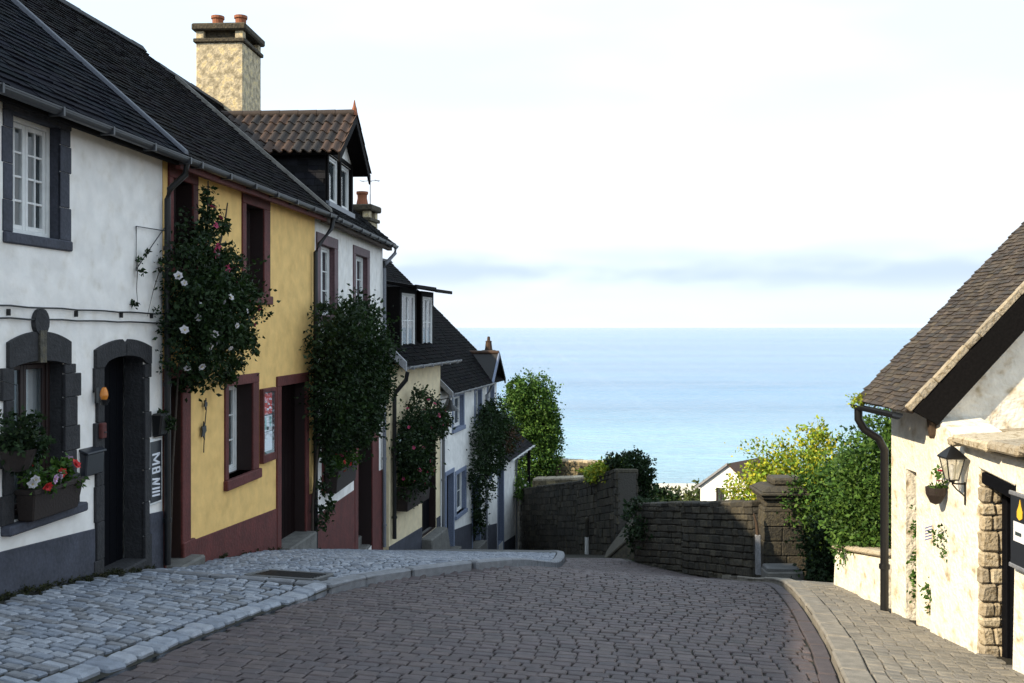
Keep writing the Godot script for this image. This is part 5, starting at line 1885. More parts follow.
	foliage(c3, "sprays", [blob(0.4, 2.6, 0.35, 0.5, 0.3, 0.2), blob(1.5, 2.4, 0.35, 0.5, 0.2, 0.2), blob(3.1, 1.6, 0.3, 0.3, 0.4, 0.15), blob(-0.9, 2.0, 0.3, 0.25, 0.3, 0.15)], 420, 0.1, DARK, 232, 0.5, 0.1)
	blossoms(c3, b3, 26, pink, 233, Vector3(-0.2, 0.6, 0.8), 1.1)
	var c4 := fixed("climbing_plant", "dark climber hanging round the blue-trimmed house's upper windows", "climber", LE, 4.7, -6.2, 0.0)
	var b4 := [blob(-0.3, 2.3, 0.5, 1.2, 0.95, 0.45), blob(1.0, 2.8, 0.5, 1.1, 0.75, 0.45), blob(2.2, 2.3, 0.5, 0.9, 0.75, 0.4), blob(-0.9, 1.3, 0.4, 0.7, 0.8, 0.35), blob(-0.6, 0.2, 0.25, 0.35, 0.9, 0.22), blob(0.8, 1.6, 0.4, 0.8, 0.6, 0.35), blob(0.3, 3.3, 0.4, 0.7, 0.4, 0.3)]
	foliage(c4, "foliage", b4, 11000, 0.1, DARK, 241, 0.3, 0.35)
	foliage(c4, "brown_leaves", [blob(1.9, 2.2, 0.8, 0.7, 0.5, 0.3), blob(1.0, 2.2, 0.85, 0.5, 0.4, 0.25)], 500, 0.12, [Color(0.09, 0.05, 0.03), Color(0.06, 0.04, 0.025)], 242, 0.4, 0.2)
	blossoms(c4, b4, 10, white, 243, Vector3(0.2, 0.5, 0.8), 1.05)
	var hb2 := fixed("hanging_basket", "small basket of pale flowers on the annexe wall", "hanging basket", LE, 11.6, -6.6, 0.35)
	foliage(hb2, "foliage", [blob(0, 0, 0, 0.3, 0.35, 0.25), blob(0, 0.3, 0, 0.25, 0.25, 0.2)], 700, 0.1, MID, 244, 0.4, 0.2)
	blossoms(hb2, [blob(0, 0.1, 0, 0.3, 0.35, 0.25)], 9, white, 245, Vector3(0.2, 0.4, 0.6))
	mb = MB.new()
	mb.tube([Vector3(0, 0.2, 0), Vector3(0, 0.75, 0), Vector3(0, 0.78, -0.35)], 0.012, 5)
	part(hb2, "hanger", mb, M.iron)

# ---------------------------------------------------------------- the cottage on the right
func make_cottage() -> void:
	var base := Vector3(4.25, -3.12, -10.0)
	var o := thing("cottage", "low white cottage with brown tiled roof and thick stone doorway", "cottage", base)
	OFF[o] = -base
	var rng := RandomNumberGenerator.new()
	rng.seed = 61
	# street wall with its narrow slot: built in a frame whose x runs along the wall
	var n1 := 10.46
	var n2 := 10.74
	var wall := MB.new()
	var q := func(mb: MB, d0: float, d1: float, y0: float, y1: float, x0: float, x1: float, bev := 0.0) -> void:
		mb.box(x0, x1, y0, y1, -d1, -d0, bev)
	var xw := 4.23
	q.call(wall, n2, 11.15, -3.7, -0.78, xw, xw + 0.4)
	q.call(wall, 10.0, n1, -3.7, -0.78, xw, xw + 0.4)
	q.call(wall, n1, n2, -1.52, -0.78, xw, xw + 0.4)
	var sd := MB.new()
	q.call(sd, n1 + 0.002, n2 - 0.002, -3.6, -1.525, xw + 0.3, xw + 0.36, 0.0)
	part(o, "slot_door", sd, M.brown_timber)
	# gable towards the camera, with the far gable and the body behind
	var rx := 7.1
	var pitch := 1.05
	var gy := func(x: float) -> float: return -0.86 + (x - 3.95) * pitch
	var poly := [Vector2(xw + 0.02, -3.7), Vector2(9.9, -3.7), Vector2(9.9, gy.call(xw)), Vector2(rx, gy.call(rx)), Vector2(xw + 0.02, gy.call(xw + 0.02))]
	wall.prism(poly, -10.32, -9.99)
	wall.prism(poly, -11.14, -10.85)
	q.call(wall, 10.0, 11.14, -3.7, -0.8, 9.6, 9.89)
	part(o, "wall", wall, M.cottage_plaster)
	# thick wall of the porch, running towards the camera, with the doorway cut through
	var pw := MB.new()
	var dn := 8.36
	var df := 9.02
	var px := 4.19
	var porch := func(d0: float, d1: float, y0: float, ya: float, yb: float) -> void:
		# ya, yb: heights of the top at d0 and d1
		pw.hexa([Vector3(px - 0.03, y0, -d1), Vector3(px + 0.5, y0, -d1), Vector3(px + 0.02, yb, -d1), Vector3(px + 0.5, yb, -d1), Vector3(px - 0.03, y0, -d0), Vector3(px + 0.5, y0, -d0), Vector3(px + 0.02, ya, -d0), Vector3(px + 0.5, ya, -d0)], 0.02)
	porch.call(df, 9.995, -3.7, -1.10, -0.9)
	porch.call(6.6, dn, -3.6, -1.05, -1.10)
	pw.hexa([Vector3(px + 0.005, -1.27, -df), Vector3(px + 0.5, -1.27, -df), Vector3(px + 0.02, -1.1, -df), Vector3(px + 0.5, -1.1, -df), Vector3(px + 0.005, -1.33, -dn), Vector3(px + 0.5, -1.33, -dn), Vector3(px + 0.02, -1.1, -dn), Vector3(px + 0.5, -1.1, -dn)], 0.015)
	q.call(pw, 6.6, 6.95, -3.6, -1.06, px + 0.5, 7.0)
	q.call(pw, 6.6, 9.98, -3.6, -1.06, 6.7, 7.02)
	part(o, "porch_wall", pw, M.cottage_plaster)
	# rough stones of the far reveal
	var y := -3.02
	while y < -1.32:
		var h := minf(rng.randf_range(0.09, 0.19), -1.31 - y)
		var x := px + 0.015
		while x < px + 0.47:
			var w := minf(rng.randf_range(0.07, 0.2), px + 0.49 - x)
			var s := MB.new()
			s.block(Transform3D(Basis.IDENTITY, Vector3(x + w * 0.5, y + h * 0.5, -df + 0.02)), Vector3(w * 0.5 - 0.004, h * 0.5 - 0.004, 0.045 + rng.randf() * 0.02), 0.018, Color.WHITE, rng, 0.014)
			part(o, "stone", s, M["warm_stone_%d" % (rng.randi() % 4)])
			x += w
		y += h
	# door, frame and step
	var dm := MB.new()
	dm.box(px + 0.24, px + 0.30, -3.02, -1.28, -df + 0.08, -dn)
	var door_o := part(o, "door", dm, M.door_black)
	for k in 4:
		var s := MB.new()
		var dd := lerpf(df - 0.09, dn, k / 4.0)
		s.box(px + 0.225, px + 0.245, -3.0, -1.3, -dd + 0.004, -lerpf(df - 0.09, dn, (k + 1) / 4.0) - 0.004, 0.004)
		part(door_o, "plank", s, M.door_black)
	var fm := MB.new()
	fm.box(px + 0.19, px + 0.31, -3.02, -1.3, -df + 0.07, -df + 0.16, 0.008)
	fm.hexa([Vector3(px + 0.02, -1.40, -df + 0.05), Vector3(px + 0.3, -1.40, -df + 0.05), Vector3(px + 0.02, -1.30, -df + 0.05), Vector3(px + 0.3, -1.30, -df + 0.05), Vector3(px + 0.02, -1.46, -dn), Vector3(px + 0.3, -1.46, -dn), Vector3(px + 0.02, -1.33, -dn), Vector3(px + 0.3, -1.33, -dn)], 0.008)
	part(o, "door_frame", fm, M.door_black)
	var st := MB.new()
	st.hexa([Vector3(px - 0.02, -3.3, -df), Vector3(px + 0.5, -3.3, -df), Vector3(px - 0.02, -2.985, -df), Vector3(px + 0.5, -2.985, -df), Vector3(px - 0.06, -3.3, -dn), Vector3(px + 0.5, -3.3, -dn), Vector3(px - 0.06, -2.93, -dn), Vector3(px + 0.5, -2.93, -dn)], 0.015)
	part(o, "doorstep", st, M.warm_stone_1)
	# stone slabs over the doorway
	var d := 6.7
	while d < 9.25:
		var l := minf(rng.randf_range(0.5, 0.9), 9.33 - d)
		var s := MB.new()
		var tilt := -0.05
		var y0 := -1.08 + (9.3 - d) * 0.05
		s.hexa([Vector3(px - 0.17 + rng.randf() * 0.05, y0 - 0.03, -d - l + 0.01), Vector3(px + 0.7, y0 + 0.0, -d - l + 0.01), Vector3(px - 0.15, y0 + 0.05, -d - l + 0.01), Vector3(px + 0.7, y0 + 0.1, -d - l + 0.01), Vector3(px - 0.18 + rng.randf() * 0.05, y0 - 0.03, -d), Vector3(px + 0.7, y0 + 0.0, -d), Vector3(px - 0.15, y0 + 0.06, -d), Vector3(px + 0.7, y0 + 0.1, -d)], 0.02)
		part(o, "slab", s, M["warm_stone_%d" % (rng.randi() % 4)])
		d += l
	var sr := MB.new()
	slab(sr, Vector3(px + 0.65, -1.02, -6.6), Vector3(7.05, -0.9, -6.6), Vector3(7.05, -0.9, -9.98), Vector3(px + 0.65, -1.02, -9.98), 0.08)
	part(o, "porch_roof", sr, M.warm_stone_3)
	# main roof: boards, tiles, verge stones, bargeboard
	var ex := 3.9
	var ey := -0.86 + (ex - 3.95) * pitch + 0.1
	var ry := ey + (rx - ex) * pitch
	var d_near := 9.84
	var d_far := 11.28
	var rb := MB.new()
	slab(rb, Vector3(ex, ey, -d_far), Vector3(ex, ey, -d_near), Vector3(rx, ry, -d_near), Vector3(rx, ry, -d_far), 0.06)
	slab(rb, Vector3(rx * 2 - ex, ey, -d_near), Vector3(rx * 2 - ex, ey, -d_far), Vector3(rx, ry, -d_far), Vector3(rx, ry, -d_near), 0.06)
	var roof := part(o, "roof", rb, M.brown_timber)
	var tm := MB.new()
	var up := Vector3(rx - ex, ry - ey, 0).normalized()
	var nn := Vector3(-up.y, up.x, 0)
	var len := Vector2(rx - ex, ry - ey).length()
	var r := 0
	while r * 0.055 < len:
		var z := d_near - rng.randf() * 0.1
		while z < d_far:
			var w := 0.11 * rng.randf_range(0.9, 1.1)
			var a := maxf(z, d_near - 0.01)
			var b := minf(z + w - 0.006, d_far + 0.02)
			z += w
			if b - a < 0.03:
				continue
			var s0 := r * 0.055 + rng.randf_range(-0.007, 0.007) - 0.04
			var lift := rng.randf_range(0.022, 0.036)
			var k := rng.randf_range(0.7, 1.3)
			var col := [Color(0.085, 0.062, 0.046), Color(0.11, 0.082, 0.06), Color(0.07, 0.056, 0.048), Color(0.13, 0.10, 0.07)][rng.randi() % 4] as Color
			col = Color(col.r * k, col.g * k, col.b * k)
			var o0 := Vector3(ex, ey, 0) + up * s0
			var o1 := Vector3(ex, ey, 0) + up * minf(s0 + 0.10, len + 0.03)
			tm.hexa([o0 + Vector3(0, 0, -b) + nn * (lift - 0.016), o0 + Vector3(0, 0, -a) + nn * (lift - 0.016), o0 + Vector3(0, 0, -b) + nn * lift, o0 + Vector3(0, 0, -a) + nn * lift, o1 + Vector3(0, 0, -b) + nn * 0.0, o1 + Vector3(0, 0, -a) + nn * 0.0, o1 + Vector3(0, 0, -b) + nn * 0.012, o1 + Vector3(0, 0, -a) + nn * 0.012], 0.0, col)
		r += 1
	part(roof, "tiles", tm, M.tile, "stuff")
	# uneven mortared verge edge along the near gable
	var s1 := 0.0
	while s1 < len:
		var l := rng.randf_range(0.12, 0.3)
		var vb := MB.new()
		vb.block(Transform3D(Basis(up, nn, up.cross(nn)), Vector3(ex, ey, -d_near + 0.01) + up * (s1 + l * 0.5) + nn * 0.012), Vector3(l * 0.5, 0.028 + rng.randf() * 0.012, 0.03), 0.008, Color.WHITE, rng, 0.008)
		part(roof, "verge_stone", vb, M["warm_stone_%d" % (rng.randi() % 4)])
		s1 += l
	var bb := MB.new()
	var low := nn * -0.22
	var o2 := Vector3(ex + 0.02, ey, -d_near)
	var o3 := Vector3(rx, ry, -d_near)
	bb.hexa([o2 + low + Vector3(0.1, 0.0, 0.0), o3 + low, o2 - nn * 0.02, o3 - nn * 0.02, o2 + low + Vector3(0.1, 0.0, 0.03), o3 + low + Vector3(0, 0, 0.03), o2 - nn * 0.02 + Vector3(0, 0, 0.03), o3 - nn * 0.02 + Vector3(0, 0, 0.03)], 0.006)
	part(roof, "bargeboard", bb, M.dark_timber)
	for k in 3:
		var pu := MB.new()
		var pp := Vector3(ex, ey, 0) + up * (0.5 + k * 1.1) - nn * 0.16
		pu.box(pp.x - 0.06, pp.x + 0.06, pp.y - 0.09, pp.y + 0.07, -10.05, -d_near - 0.01, 0.01)
		part(roof, "purlin", pu, M.brown_timber)
	var br := MB.new()
	br.hexa([Vector3(4.16, -1.12, -9.98), Vector3(4.26, -1.12, -9.98), Vector3(4.1, -0.72, -9.98), Vector3(4.3, -0.72, -9.98), Vector3(4.16, -1.08, -9.93), Vector3(4.26, -1.08, -9.93), Vector3(4.1, -0.72, -9.87), Vector3(4.3, -0.72, -9.87)], 0.012)
	part(roof, "wall_plate_end", br, M.brown_timber)
	gutter_x(o, ex - 0.03, ey - 0.06, d_near + 0.2, d_far)
	downpipe(o, [Vector3(3.88, ey - 0.1, -11.2), Vector3(3.88, ey - 0.22, -11.2), Vector3(3.94, ey - 0.33, -11.19), Vector3(4.09, ey - 0.43, -11.17), Vector3(4.16, ey - 0.56, -11.17), Vector3(4.16, -3.2, -11.17)], 0.045, M.iron)
	var mo := thing("moss_cushion", "bright green moss growing in the cottage's gutter end", "moss", Vector3(3.9, ey - 0.04, -11.2))
	foliage(mo, "foliage", [blob(0, 0.03, 0, 0.1, 0.05, 0.14), blob(0.08, 0.04, 0.1, 0.08, 0.04, 0.1)], 700, 0.03, LIME, 301, 0.4, 0.2)
	# faint blue marks on the plaster
	var bm := MB.new()
	for k in 5:
		bm.tube([Vector3(4.23, -2.0 - k * 0.03, -10.06), Vector3(4.23, -2.06 - k * 0.03, -10.24)], 0.006, 4)
	part(o, "painted_mark", bm, M.paint_blue)
	# weeds in the slot and at the foot of the wall
	var wd := thing("wall_weeds", "green weeds growing in the cottage wall's narrow slot", "weeds", Vector3(4.32, -3.15, -10.6))
	foliage(wd, "foliage", [blob(0, 0.5, 0, 0.08, 0.3, 0.1), blob(0.0, 1.0, 0, 0.06, 0.2, 0.09)], 500, 0.05, MID, 302, 0.4, 0.2)
	var wd2 := thing("wall_weeds", "sparse creeper on the white wall below the hanging basket", "weeds", Vector3(4.17, -2.9, -9.75))
	foliage(wd2, "foliage", [blob(0.03, 0.55, 0.1, 0.04, 0.35, 0.12), blob(0.02, 0.2, -0.3, 0.04, 0.3, 0.1), blob(0.02, 0.9, 0.05, 0.03, 0.3, 0.1)], 150, 0.05, MID, 303, 0.5, 0.2)
	stems(wd2, "stem", [[Vector3(0.03, 0.1, 0.1), Vector3(0.02, 0.4, 0.16), Vector3(0.03, 0.7, 0.05), Vector3(0.03, 1.0, 0.1)]], 0.004)

func gutter_x(o: Node3D, x: float, y: float, d0: float, d1: float) -> void:
	var mb := MB.new()
	var r := 0.055
	for k in 8:
		var a0 := PI + PI * k / 8.0
		var a1 := PI + PI * (k + 1) / 8.0
		mb.quad(Vector3(x + cos(a0) * r, y + sin(a0) * r, -d1), Vector3(x + cos(a1) * r, y + sin(a1) * r, -d1), Vector3(x + cos(a1) * r, y + sin(a1) * r, -d0), Vector3(x + cos(a0) * r, y + sin(a0) * r, -d0))
	mb.box(x - r - 0.006, x - r + 0.006, y - 0.006, y + 0.006, -d1, -d0)
	part(o, "gutter", mb, M.iron)

func make_lantern() -> void:
	var o := thing("wall_lantern", "black glazed lantern on a scrolled bracket on the white cottage wall", "lantern", Vector3(4.07, -1.49, -9.25))
	o.scale = Vector3.ONE * 0.78
	var mb := MB.new()
	# four-sided cage: wider at the top
	var yb := 0.10
	var yt := 0.36
	var wb := 0.055
	var wt := 0.105
	for k in 4:
		var a := TAU * k / 4.0 + PI / 4.0
		var lo := Vector3(cos(a) * wb * 1.414, yb, sin(a) * wb * 1.414)
		var hi := Vector3(cos(a) * wt * 1.414, yt, sin(a) * wt * 1.414)
		mb.tube([lo, hi], 0.008, 5)
		var a2 := TAU * (k + 1) / 4.0 + PI / 4.0
		var lo2 := Vector3(cos(a2) * wb * 1.414, yb, sin(a2) * wb * 1.414)
		var hi2 := Vector3(cos(a2) * wt * 1.414, yt, sin(a2) * wt * 1.414)
		mb.tube([lo, lo2], 0.008, 5)
		mb.tube([hi, hi2], 0.010, 5)
	part(o, "cage", mb, M.iron)
	for k in 4:
		var a := TAU * k / 4.0 + PI / 4.0
		var a2 := TAU * (k + 1) / 4.0 + PI / 4.0
		var p := MB.new()
		p.quad(Vector3(cos(a) * wb * 1.4, yb, sin(a) * wb * 1.4), Vector3(cos(a2) * wb * 1.4, yb, sin(a2) * wb * 1.4), Vector3(cos(a2) * wt * 1.4, yt, sin(a2) * wt * 1.4), Vector3(cos(a) * wt * 1.4, yt, sin(a) * wt * 1.4))
		part(o, "pane", p, M.lantern_glass)
	mb = MB.new()
	var s2 := 1.414
	mb.lathe(Vector3(0, yt, 0), [Vector2(0.0, 0.0), Vector2(0.125 * s2, 0.0), Vector2(0.125 * s2, 0.015), Vector2(0.075 * s2, 0.075), Vector2(0.03 * s2, 0.125), Vector2(0.015, 0.14), Vector2(0.024, 0.16), Vector2(0.014, 0.18), Vector2(0.0, 0.185)], 4)
	var cap := part(o, "roof", mb, M.iron)
	cap.rotation.y = PI / 4
	mb = MB.new()
	mb.lathe(Vector3(0, 0.06, 0), [Vector2(0.0, 0.0), Vector2(0.03, 0.01), Vector2(0.045, 0.04), Vector2(0.0, 0.045)], 8)
	part(o, "base", mb, M.iron)
	mb = MB.new()
	mb.lathe(Vector3(0, yb, 0), [Vector2(0.02, 0.0), Vector2(0.02, 0.08), Vector2(0.035, 0.12), Vector2(0.03, 0.17), Vector2(0.0, 0.19)], 10)
	part(o, "bulb", mb, M.paper_white)
	mb = MB.new()
	mb.tube([Vector3(0, 0.06, 0), Vector3(0.06, 0.05, 0), Vector3(0.15, 0.05, 0)], 0.011, 6)
	mb.tube([Vector3(0.0, 0.05, 0), Vector3(0.06, -0.02, 0), Vector3(0.12, -0.07, 0), Vector3(0.155, -0.1, 0)], 0.009, 6)
	mb.tube([Vector3(0.155, 0.07, 0), Vector3(0.155, -0.2, 0)], 0.012, 6)
	part(o, "bracket", mb, M.iron)
	var hb := thing("hanging_basket", "small wicker basket with red flower on the white cottage wall", "hanging basket", Vector3(4.10, -1.72, -9.68))
	mb = MB.new()
	mb.lathe(Vector3(0, 0, 0), [Vector2(0.0, 0.0), Vector2(0.05, 0.02), Vector2(0.09, 0.1), Vector2(0.095, 0.17), Vector2(0.085, 0.17), Vector2(0.0, 0.14)], 12)
	part(hb, "basket", mb, M.trough)
	foliage(hb, "foliage", [blob(0.02, 0.18, 0.0, 0.08, 0.05, 0.09), blob(0.03, 0.3, 0.05, 0.05, 0.12, 0.05)], 160, 0.045, MID, 305, 0.4, 0.2)
	mb = MB.new()
	mb.tube([Vector3(0, 0.15, 0), Vector3(0.02, 0.35, 0.02), Vector3(0.1, 0.4, 0.02)], 0.006, 5)
	part(hb, "hanger", mb, M.iron)
	inst(hb, "blossom", blossom_mesh(0.045, Color(0.5, 0.03, 0.08), Color(0.3, 0.02, 0.04), 7), Transform3D(Basis.IDENTITY, Vector3(0.02, 0.33, 0.08)))
	inst(hb, "blossom", blossom_mesh(0.035, Color(0.55, 0.1, 0.15), Color(0.3, 0.02, 0.04), 8), Transform3D(Basis.IDENTITY, Vector3(-0.01, 0.24, 0.1)))
	var nb := thing("notice_board", "black notice board with yellow emblem beside the cottage door", "notice board", Vector3(4.12, -1.95, -7.85))
	mb = MB.new()
	mb.box(0.0, 0.035, 0, 0.58, -0.42, 0.42, 0.008)
	part(nb, "board", mb, M.sign_black)
	mb = MB.new()
	mb.box(-0.005, 0.02, 0.565, 0.6, -0.44, 0.44, 0.006)
	mb.box(-0.005, 0.02, -0.03, 0.005, -0.44, 0.44, 0.006)
	part(nb, "frame", mb, M.pipe_grey)
	var em := MB.new()
	var fl := [Vector2(-0.2, 0.40), Vector2(-0.16, 0.38), Vector2(-0.12, 0.40), Vector2(-0.12, 0.45), Vector2(-0.15, 0.50), Vector2(-0.165, 0.55), Vector2(-0.18, 0.50), Vector2(-0.205, 0.45)]
	em.prism(fl, -0.003, 0.001)
	var e := part(nb, "emblem", em, M.paint_yellow)
	e.rotation.y = PI / 2
	e.position = Vector3(-0.003, 0, -0.42)
	mb = MB.new()
	mb.box(-0.004, 0.0, 0.20, 0.36, -0.36, -0.18)
	part(nb, "notice", mb, M.paper_white)
	mb = MB.new()
	mb.box(-0.0055, -0.0035, 0.25, 0.28, -0.33, -0.23)
	part(nb, "print", mb, M.paper_dark)

# ---------------------------------------------------------------- walls, pillar, post, plants beyond
func stone_wall(called: String, label: String, category: String, path: Array, thick: float, bed: float, len: float, sd: int, split: bool, cope := true, prefix := "stone", group := "") -> Node3D:
	# path entries: [x, d, y_bottom, y_top]
	var rng := RandomNumberGenerator.new()
	rng.seed = sd
	var p0: Array = path[0]
	var o := thing(called, label, category, W(p0[0], p0[2], p0[1]), 0.0, group)
	OFF[o] = -o.position
	var core := MB.new()
	var stuff := MB.new()
	var vc := [Color(0.12, 0.11, 0.092), Color(0.095, 0.088, 0.076), Color(0.15, 0.138, 0.113), Color(0.08, 0.076, 0.068)]
	for i in path.size() - 1:
		var a: Array = path[i]
		var b: Array = path[i + 1]
		var A := W(a[0], 0, a[1])
		var B := W(b[0], 0, b[1])
		var t := (B - A).normalized()
		var nn := Vector3(-t.z, 0, t.x)
		var L := (B - A).length()
		var h := thick * 0.5 - 0.02
		core.hexa([A + nn * -h + Vector3(0, a[2], 0), B + nn * -h + Vector3(0, b[2], 0), A + nn * -h + Vector3(0, a[3] - 0.02, 0), B + nn * -h + Vector3(0, b[3] - 0.02, 0), A + nn * h + Vector3(0, a[2], 0), B + nn * h + Vector3(0, b[2], 0), A + nn * h + Vector3(0, a[3] - 0.02, 0), B + nn * h + Vector3(0, b[3] - 0.02, 0)], 0.0)
		for side: float in [-1.0, 1.0]:
			var v := 0.0
			var H0: float = a[3] - a[2]
			var k := 0
			while v < 1.0 - 0.02:
				var dv := bed / H0 * rng.randf_range(0.8, 1.25)
				if v + dv * 1.4 > 1.0:
					dv = 1.0 - v
				var s := -rng.randf() * len * 0.5
				while s < L:
					var w := len * rng.randf_range(0.55, 1.5)
					var sa := maxf(s, 0.0)
					var sb := minf(s + w, L)
					s += w
					if sb - sa < 0.04:
						continue
					var u := (sa + sb) * 0.5 / L
					var yb := lerpf(a[2], b[2], u)
					var yt := lerpf(a[3], b[3], u)
					var hh := (yt - yb) * dv
					var cy := yb + (yt - yb) * (v + dv * 0.5)
					var tilt := Vector3(t.x * L, lerpf(b[2], b[3], v) - lerpf(a[2], a[3], v), t.z * L).normalized()
					var c := A + t * (sa + sb) * 0.5 + Vector3(0, cy, 0) + nn * side * (thick * 0.5 - 0.045 + rng.randf_range(0.0, 0.025))
					var tr := Transform3D(Basis(tilt, nn.cross(tilt).normalized(), nn), c)
					if tr.basis.y.y < 0:
						tr.basis.y = -tr.basis.y
					var hv := Vector3((sb - sa) * 0.5 - 0.006, hh * 0.5 - 0.006, 0.055)
					if split and side == (1.0 if nn.x < 0 else -1.0):
						var q := MB.new()
						q.block(tr, hv, 0.016, Color.WHITE, rng, 0.014)
						part(o, "stone", q, M["%s_%d" % [prefix, rng.randi() % 4]])
					else:
						var col: Color = vc[rng.randi() % 4]
						var kk := rng.randf_range(0.8, 1.2)
						if prefix == "warm_stone":
							col = Color(col.r * 3.1, col.g * 2.9, col.b * 2.4)
						stuff.block(tr, hv, 0.016, Color(col.r * kk, col.g * kk, col.b * kk), rng, 0.014)
				v += dv
				k += 1
		if cope:
			var s := 0.0
			while s < L - 0.05:
				var w := minf(rng.randf_range(0.3, 0.55), L - s)
				var u := (s + w * 0.5) / L
				var q := MB.new()
				var tilt := Vector3(t.x * L, float(b[3]) - float(a[3]), t.z * L).normalized()
				var c := A + t * (s + w * 0.5) + Vector3(0, lerpf(a[3], b[3], u) + 0.03, 0)
				q.block(Transform3D(Basis(tilt, nn.cross(tilt).normalized(), nn), c), Vector3(w * 0.5 - 0.006, 0.045 + rng.randf() * 0.02, thick * 0.5 + 0.03), 0.025, Color.WHITE, rng, 0.02)
				part(o, "coping_stone", q, M["%s_%d" % [prefix, rng.randi() % 4]])
				s += w
	part(o, "core", core, M.stone_core)
	if stuff.v.size():
		part(o, "stones", stuff, M.stone_mix, "stuff")
	return o

func make_walls() -> void:
	stone_wall("stone_wall", "dark stone wall beside the gate pillar below the road's crest", "stone wall", [[4.05, 16.0, -4.6, -2.86], [3.45, 19.0, -5.2, -3.4], [2.9, 22.0, -5.9, -3.94]], 0.45, 0.115, 0.27, 401, true)
	stone_wall("curved_wall", "long curved stone retaining wall behind the white-banded post", "stone wall", [[2.95, 25.6, -6.6, -3.72], [2.98, 26.6, -6.8, -3.86], [2.68, 28.6, -7.2, -4.33], [2.32, 31.5, -7.9, -4.93], [1.85, 35.0, -8.7, -5.55], [1.2, 38.4, -9.4, -6.18], [0.25, 42.3, -10.2, -7.0], [-0.8, 45.5, -10.9, -7.5]], 0.5, 0.2, 0.36, 402, false)
	# sloping buttress against the end of the curved wall
	var bt := thing("buttress", "pale wedge-shaped stone buttress at the end of the curved wall", "buttress", W(2.75, -6.1, 24.0))
	OFF[bt] = -bt.position
	var mb := MB.new()
	var P := [W(2.15, -6.6, 24.3), W(2.95, -6.6, 23.3), W(2.25, -5.75, 24.4), W(2.95, -4.75, 23.3), W(2.3, -6.6, 25.2), W(3.25, -6.6, 25.6), W(2.4, -5.7, 25.1), W(3.2, -4.7, 25.6)]
	mb.hexa([P[4], P[5], P[6], P[7], P[0], P[1], P[2], P[3]], 0.04)
	part(bt, "wedge", mb, M.grey_stone)
	mb = MB.new()
	mb.hexa([P[6] + Vector3(-0.03, 0, 0), P[7] + Vector3(0.03, 0, 0), P[6] + Vector3(-0.03, 0.08, 0), P[7] + Vector3(0.03, 0.08, 0), P[2] + Vector3(-0.03, 0, 0.03), P[3] + Vector3(0.03, 0, 0.03), P[2] + Vector3(-0.03, 0.08, 0.03), P[3] + Vector3(0.03, 0.08, 0.03)], 0.02)
	part(bt, "coping", mb, M.grey_stone)
	# terraces above the curved wall
	stone_wall("garden_wall", "sunlit rubble garden wall above the curved wall, nearest the sea", "stone wall", [[1.6, 47.0, -9.5, -6.25], [3.2, 46.0, -9.3, -6.2], [4.6, 44.0, -9.0, -6.0], [4.6, 38.0, -8.6, -5.5], [4.4, 34.0, -8.0, -5.4]], 0.5, 0.22, 0.4, 403, false, true, "warm_stone")
	stone_wall("garden_wall", "low flat-topped garden wall beside the tall hedge tree", "stone wall", [[1.0, 44.2, -9.0, -6.75], [3.4, 43.4, -8.8, -6.55]], 0.6, 0.24, 0.4, 404, false, true, "warm_stone")
	var tf := MB.new()
	var pts := [[2.98, 26.6, -3.98, 3.8], [2.68, 28.6, -4.45, 3.95], [2.32, 31.5, -5.05, 4.2], [1.85, 35.0, -5.7, 4.4], [1.2, 38.4, -6.35, 4.6], [0.25, 42.3, -7.15, 4.6]]
	for i in pts.size() - 1:
		var a: Array = pts[i]
		var b: Array = pts[i + 1]
		tf.quad(W(a[0], a[2], a[1]), W(a[3], a[2] + 0.05, a[1]), W(b[3], b[2] + 0.05, b[1]), W(b[0], b[2], b[1]))
	structure("terrace_ground", tf, M.soil)
	# gate pillar of squared stones with a moulded cap
	var o := thing("gate_pillar", "weathered square gate pillar with a stepped cap", "pillar", W(4.28, -3.95, 16.0))
	var rng := RandomNumberGenerator.new()
	rng.seed = 71
	mb = MB.new()
	mb.box(-0.30, 0.30, -0.6, 1.03, -0.30, 0.30)
	part(o, "core", mb, M.stone_core)
	var y := -0.1
	while y < 1.05:
		var h := 0.23
		for side in 4:
			var bs := Basis(Vector3.UP, side * PI / 2)
			var cut := rng.randf_range(-0.12, 0.12)
			for k in 2:
				var x0 := -0.335 if k == 0 else cut + 0.004
				var x1 := cut - 0.004 if k == 0 else 0.335
				var q := MB.new()
				q.block(Transform3D(bs, bs * Vector3((x0 + x1) * 0.5, y + h * 0.5, 0.31)), Vector3((x1 - x0) * 0.5, h * 0.5 - 0.005, 0.03), 0.012, Color.WHITE, rng, 0.006)
				part(o, "stone", q, M["stone_%d" % (rng.randi() % 4)])
		y += h
	for q in [[0.34, 1.04, 1.12], [0.30, 1.12, 1.24], [0.36, 1.24, 1.30], [0.40, 1.30, 1.36]]:
		mb = MB.new()
		mb.box(-q[0], q[0], q[1], q[2], -q[0], q[0], 0.02)
		part(o, "cap_course", mb, M["stone_%d" % (rng.randi() % 3)])
	mb = MB.new()
	mb.hexa([Vector3(-0.38, 1.362, -0.38), Vector3(0.38, 1.362, -0.38), Vector3(-0.26, 1.44, -0.26), Vector3(0.3, 1.44, -0.26), Vector3(-0.38, 1.362, 0.38), Vector3(0.38, 1.362, 0.38), Vector3(-0.26, 1.44, 0.26), Vector3(0.3, 1.44, 0.26)], 0.02)
	part(o, "cap_stone", mb, M.stone_1)
	mb = MB.new()
	mb.box(-0.16, 0.32, 1.442, 1.56, -0.22, 0.22, 0.03)
	part(o, "cap_stone", mb, M.stone_0)
	var st := thing("stone_block", "low pale stone block at the foot of the gate pillar", "stone block", W(4.12, -3.78, 15.25))
	mb = MB.new()
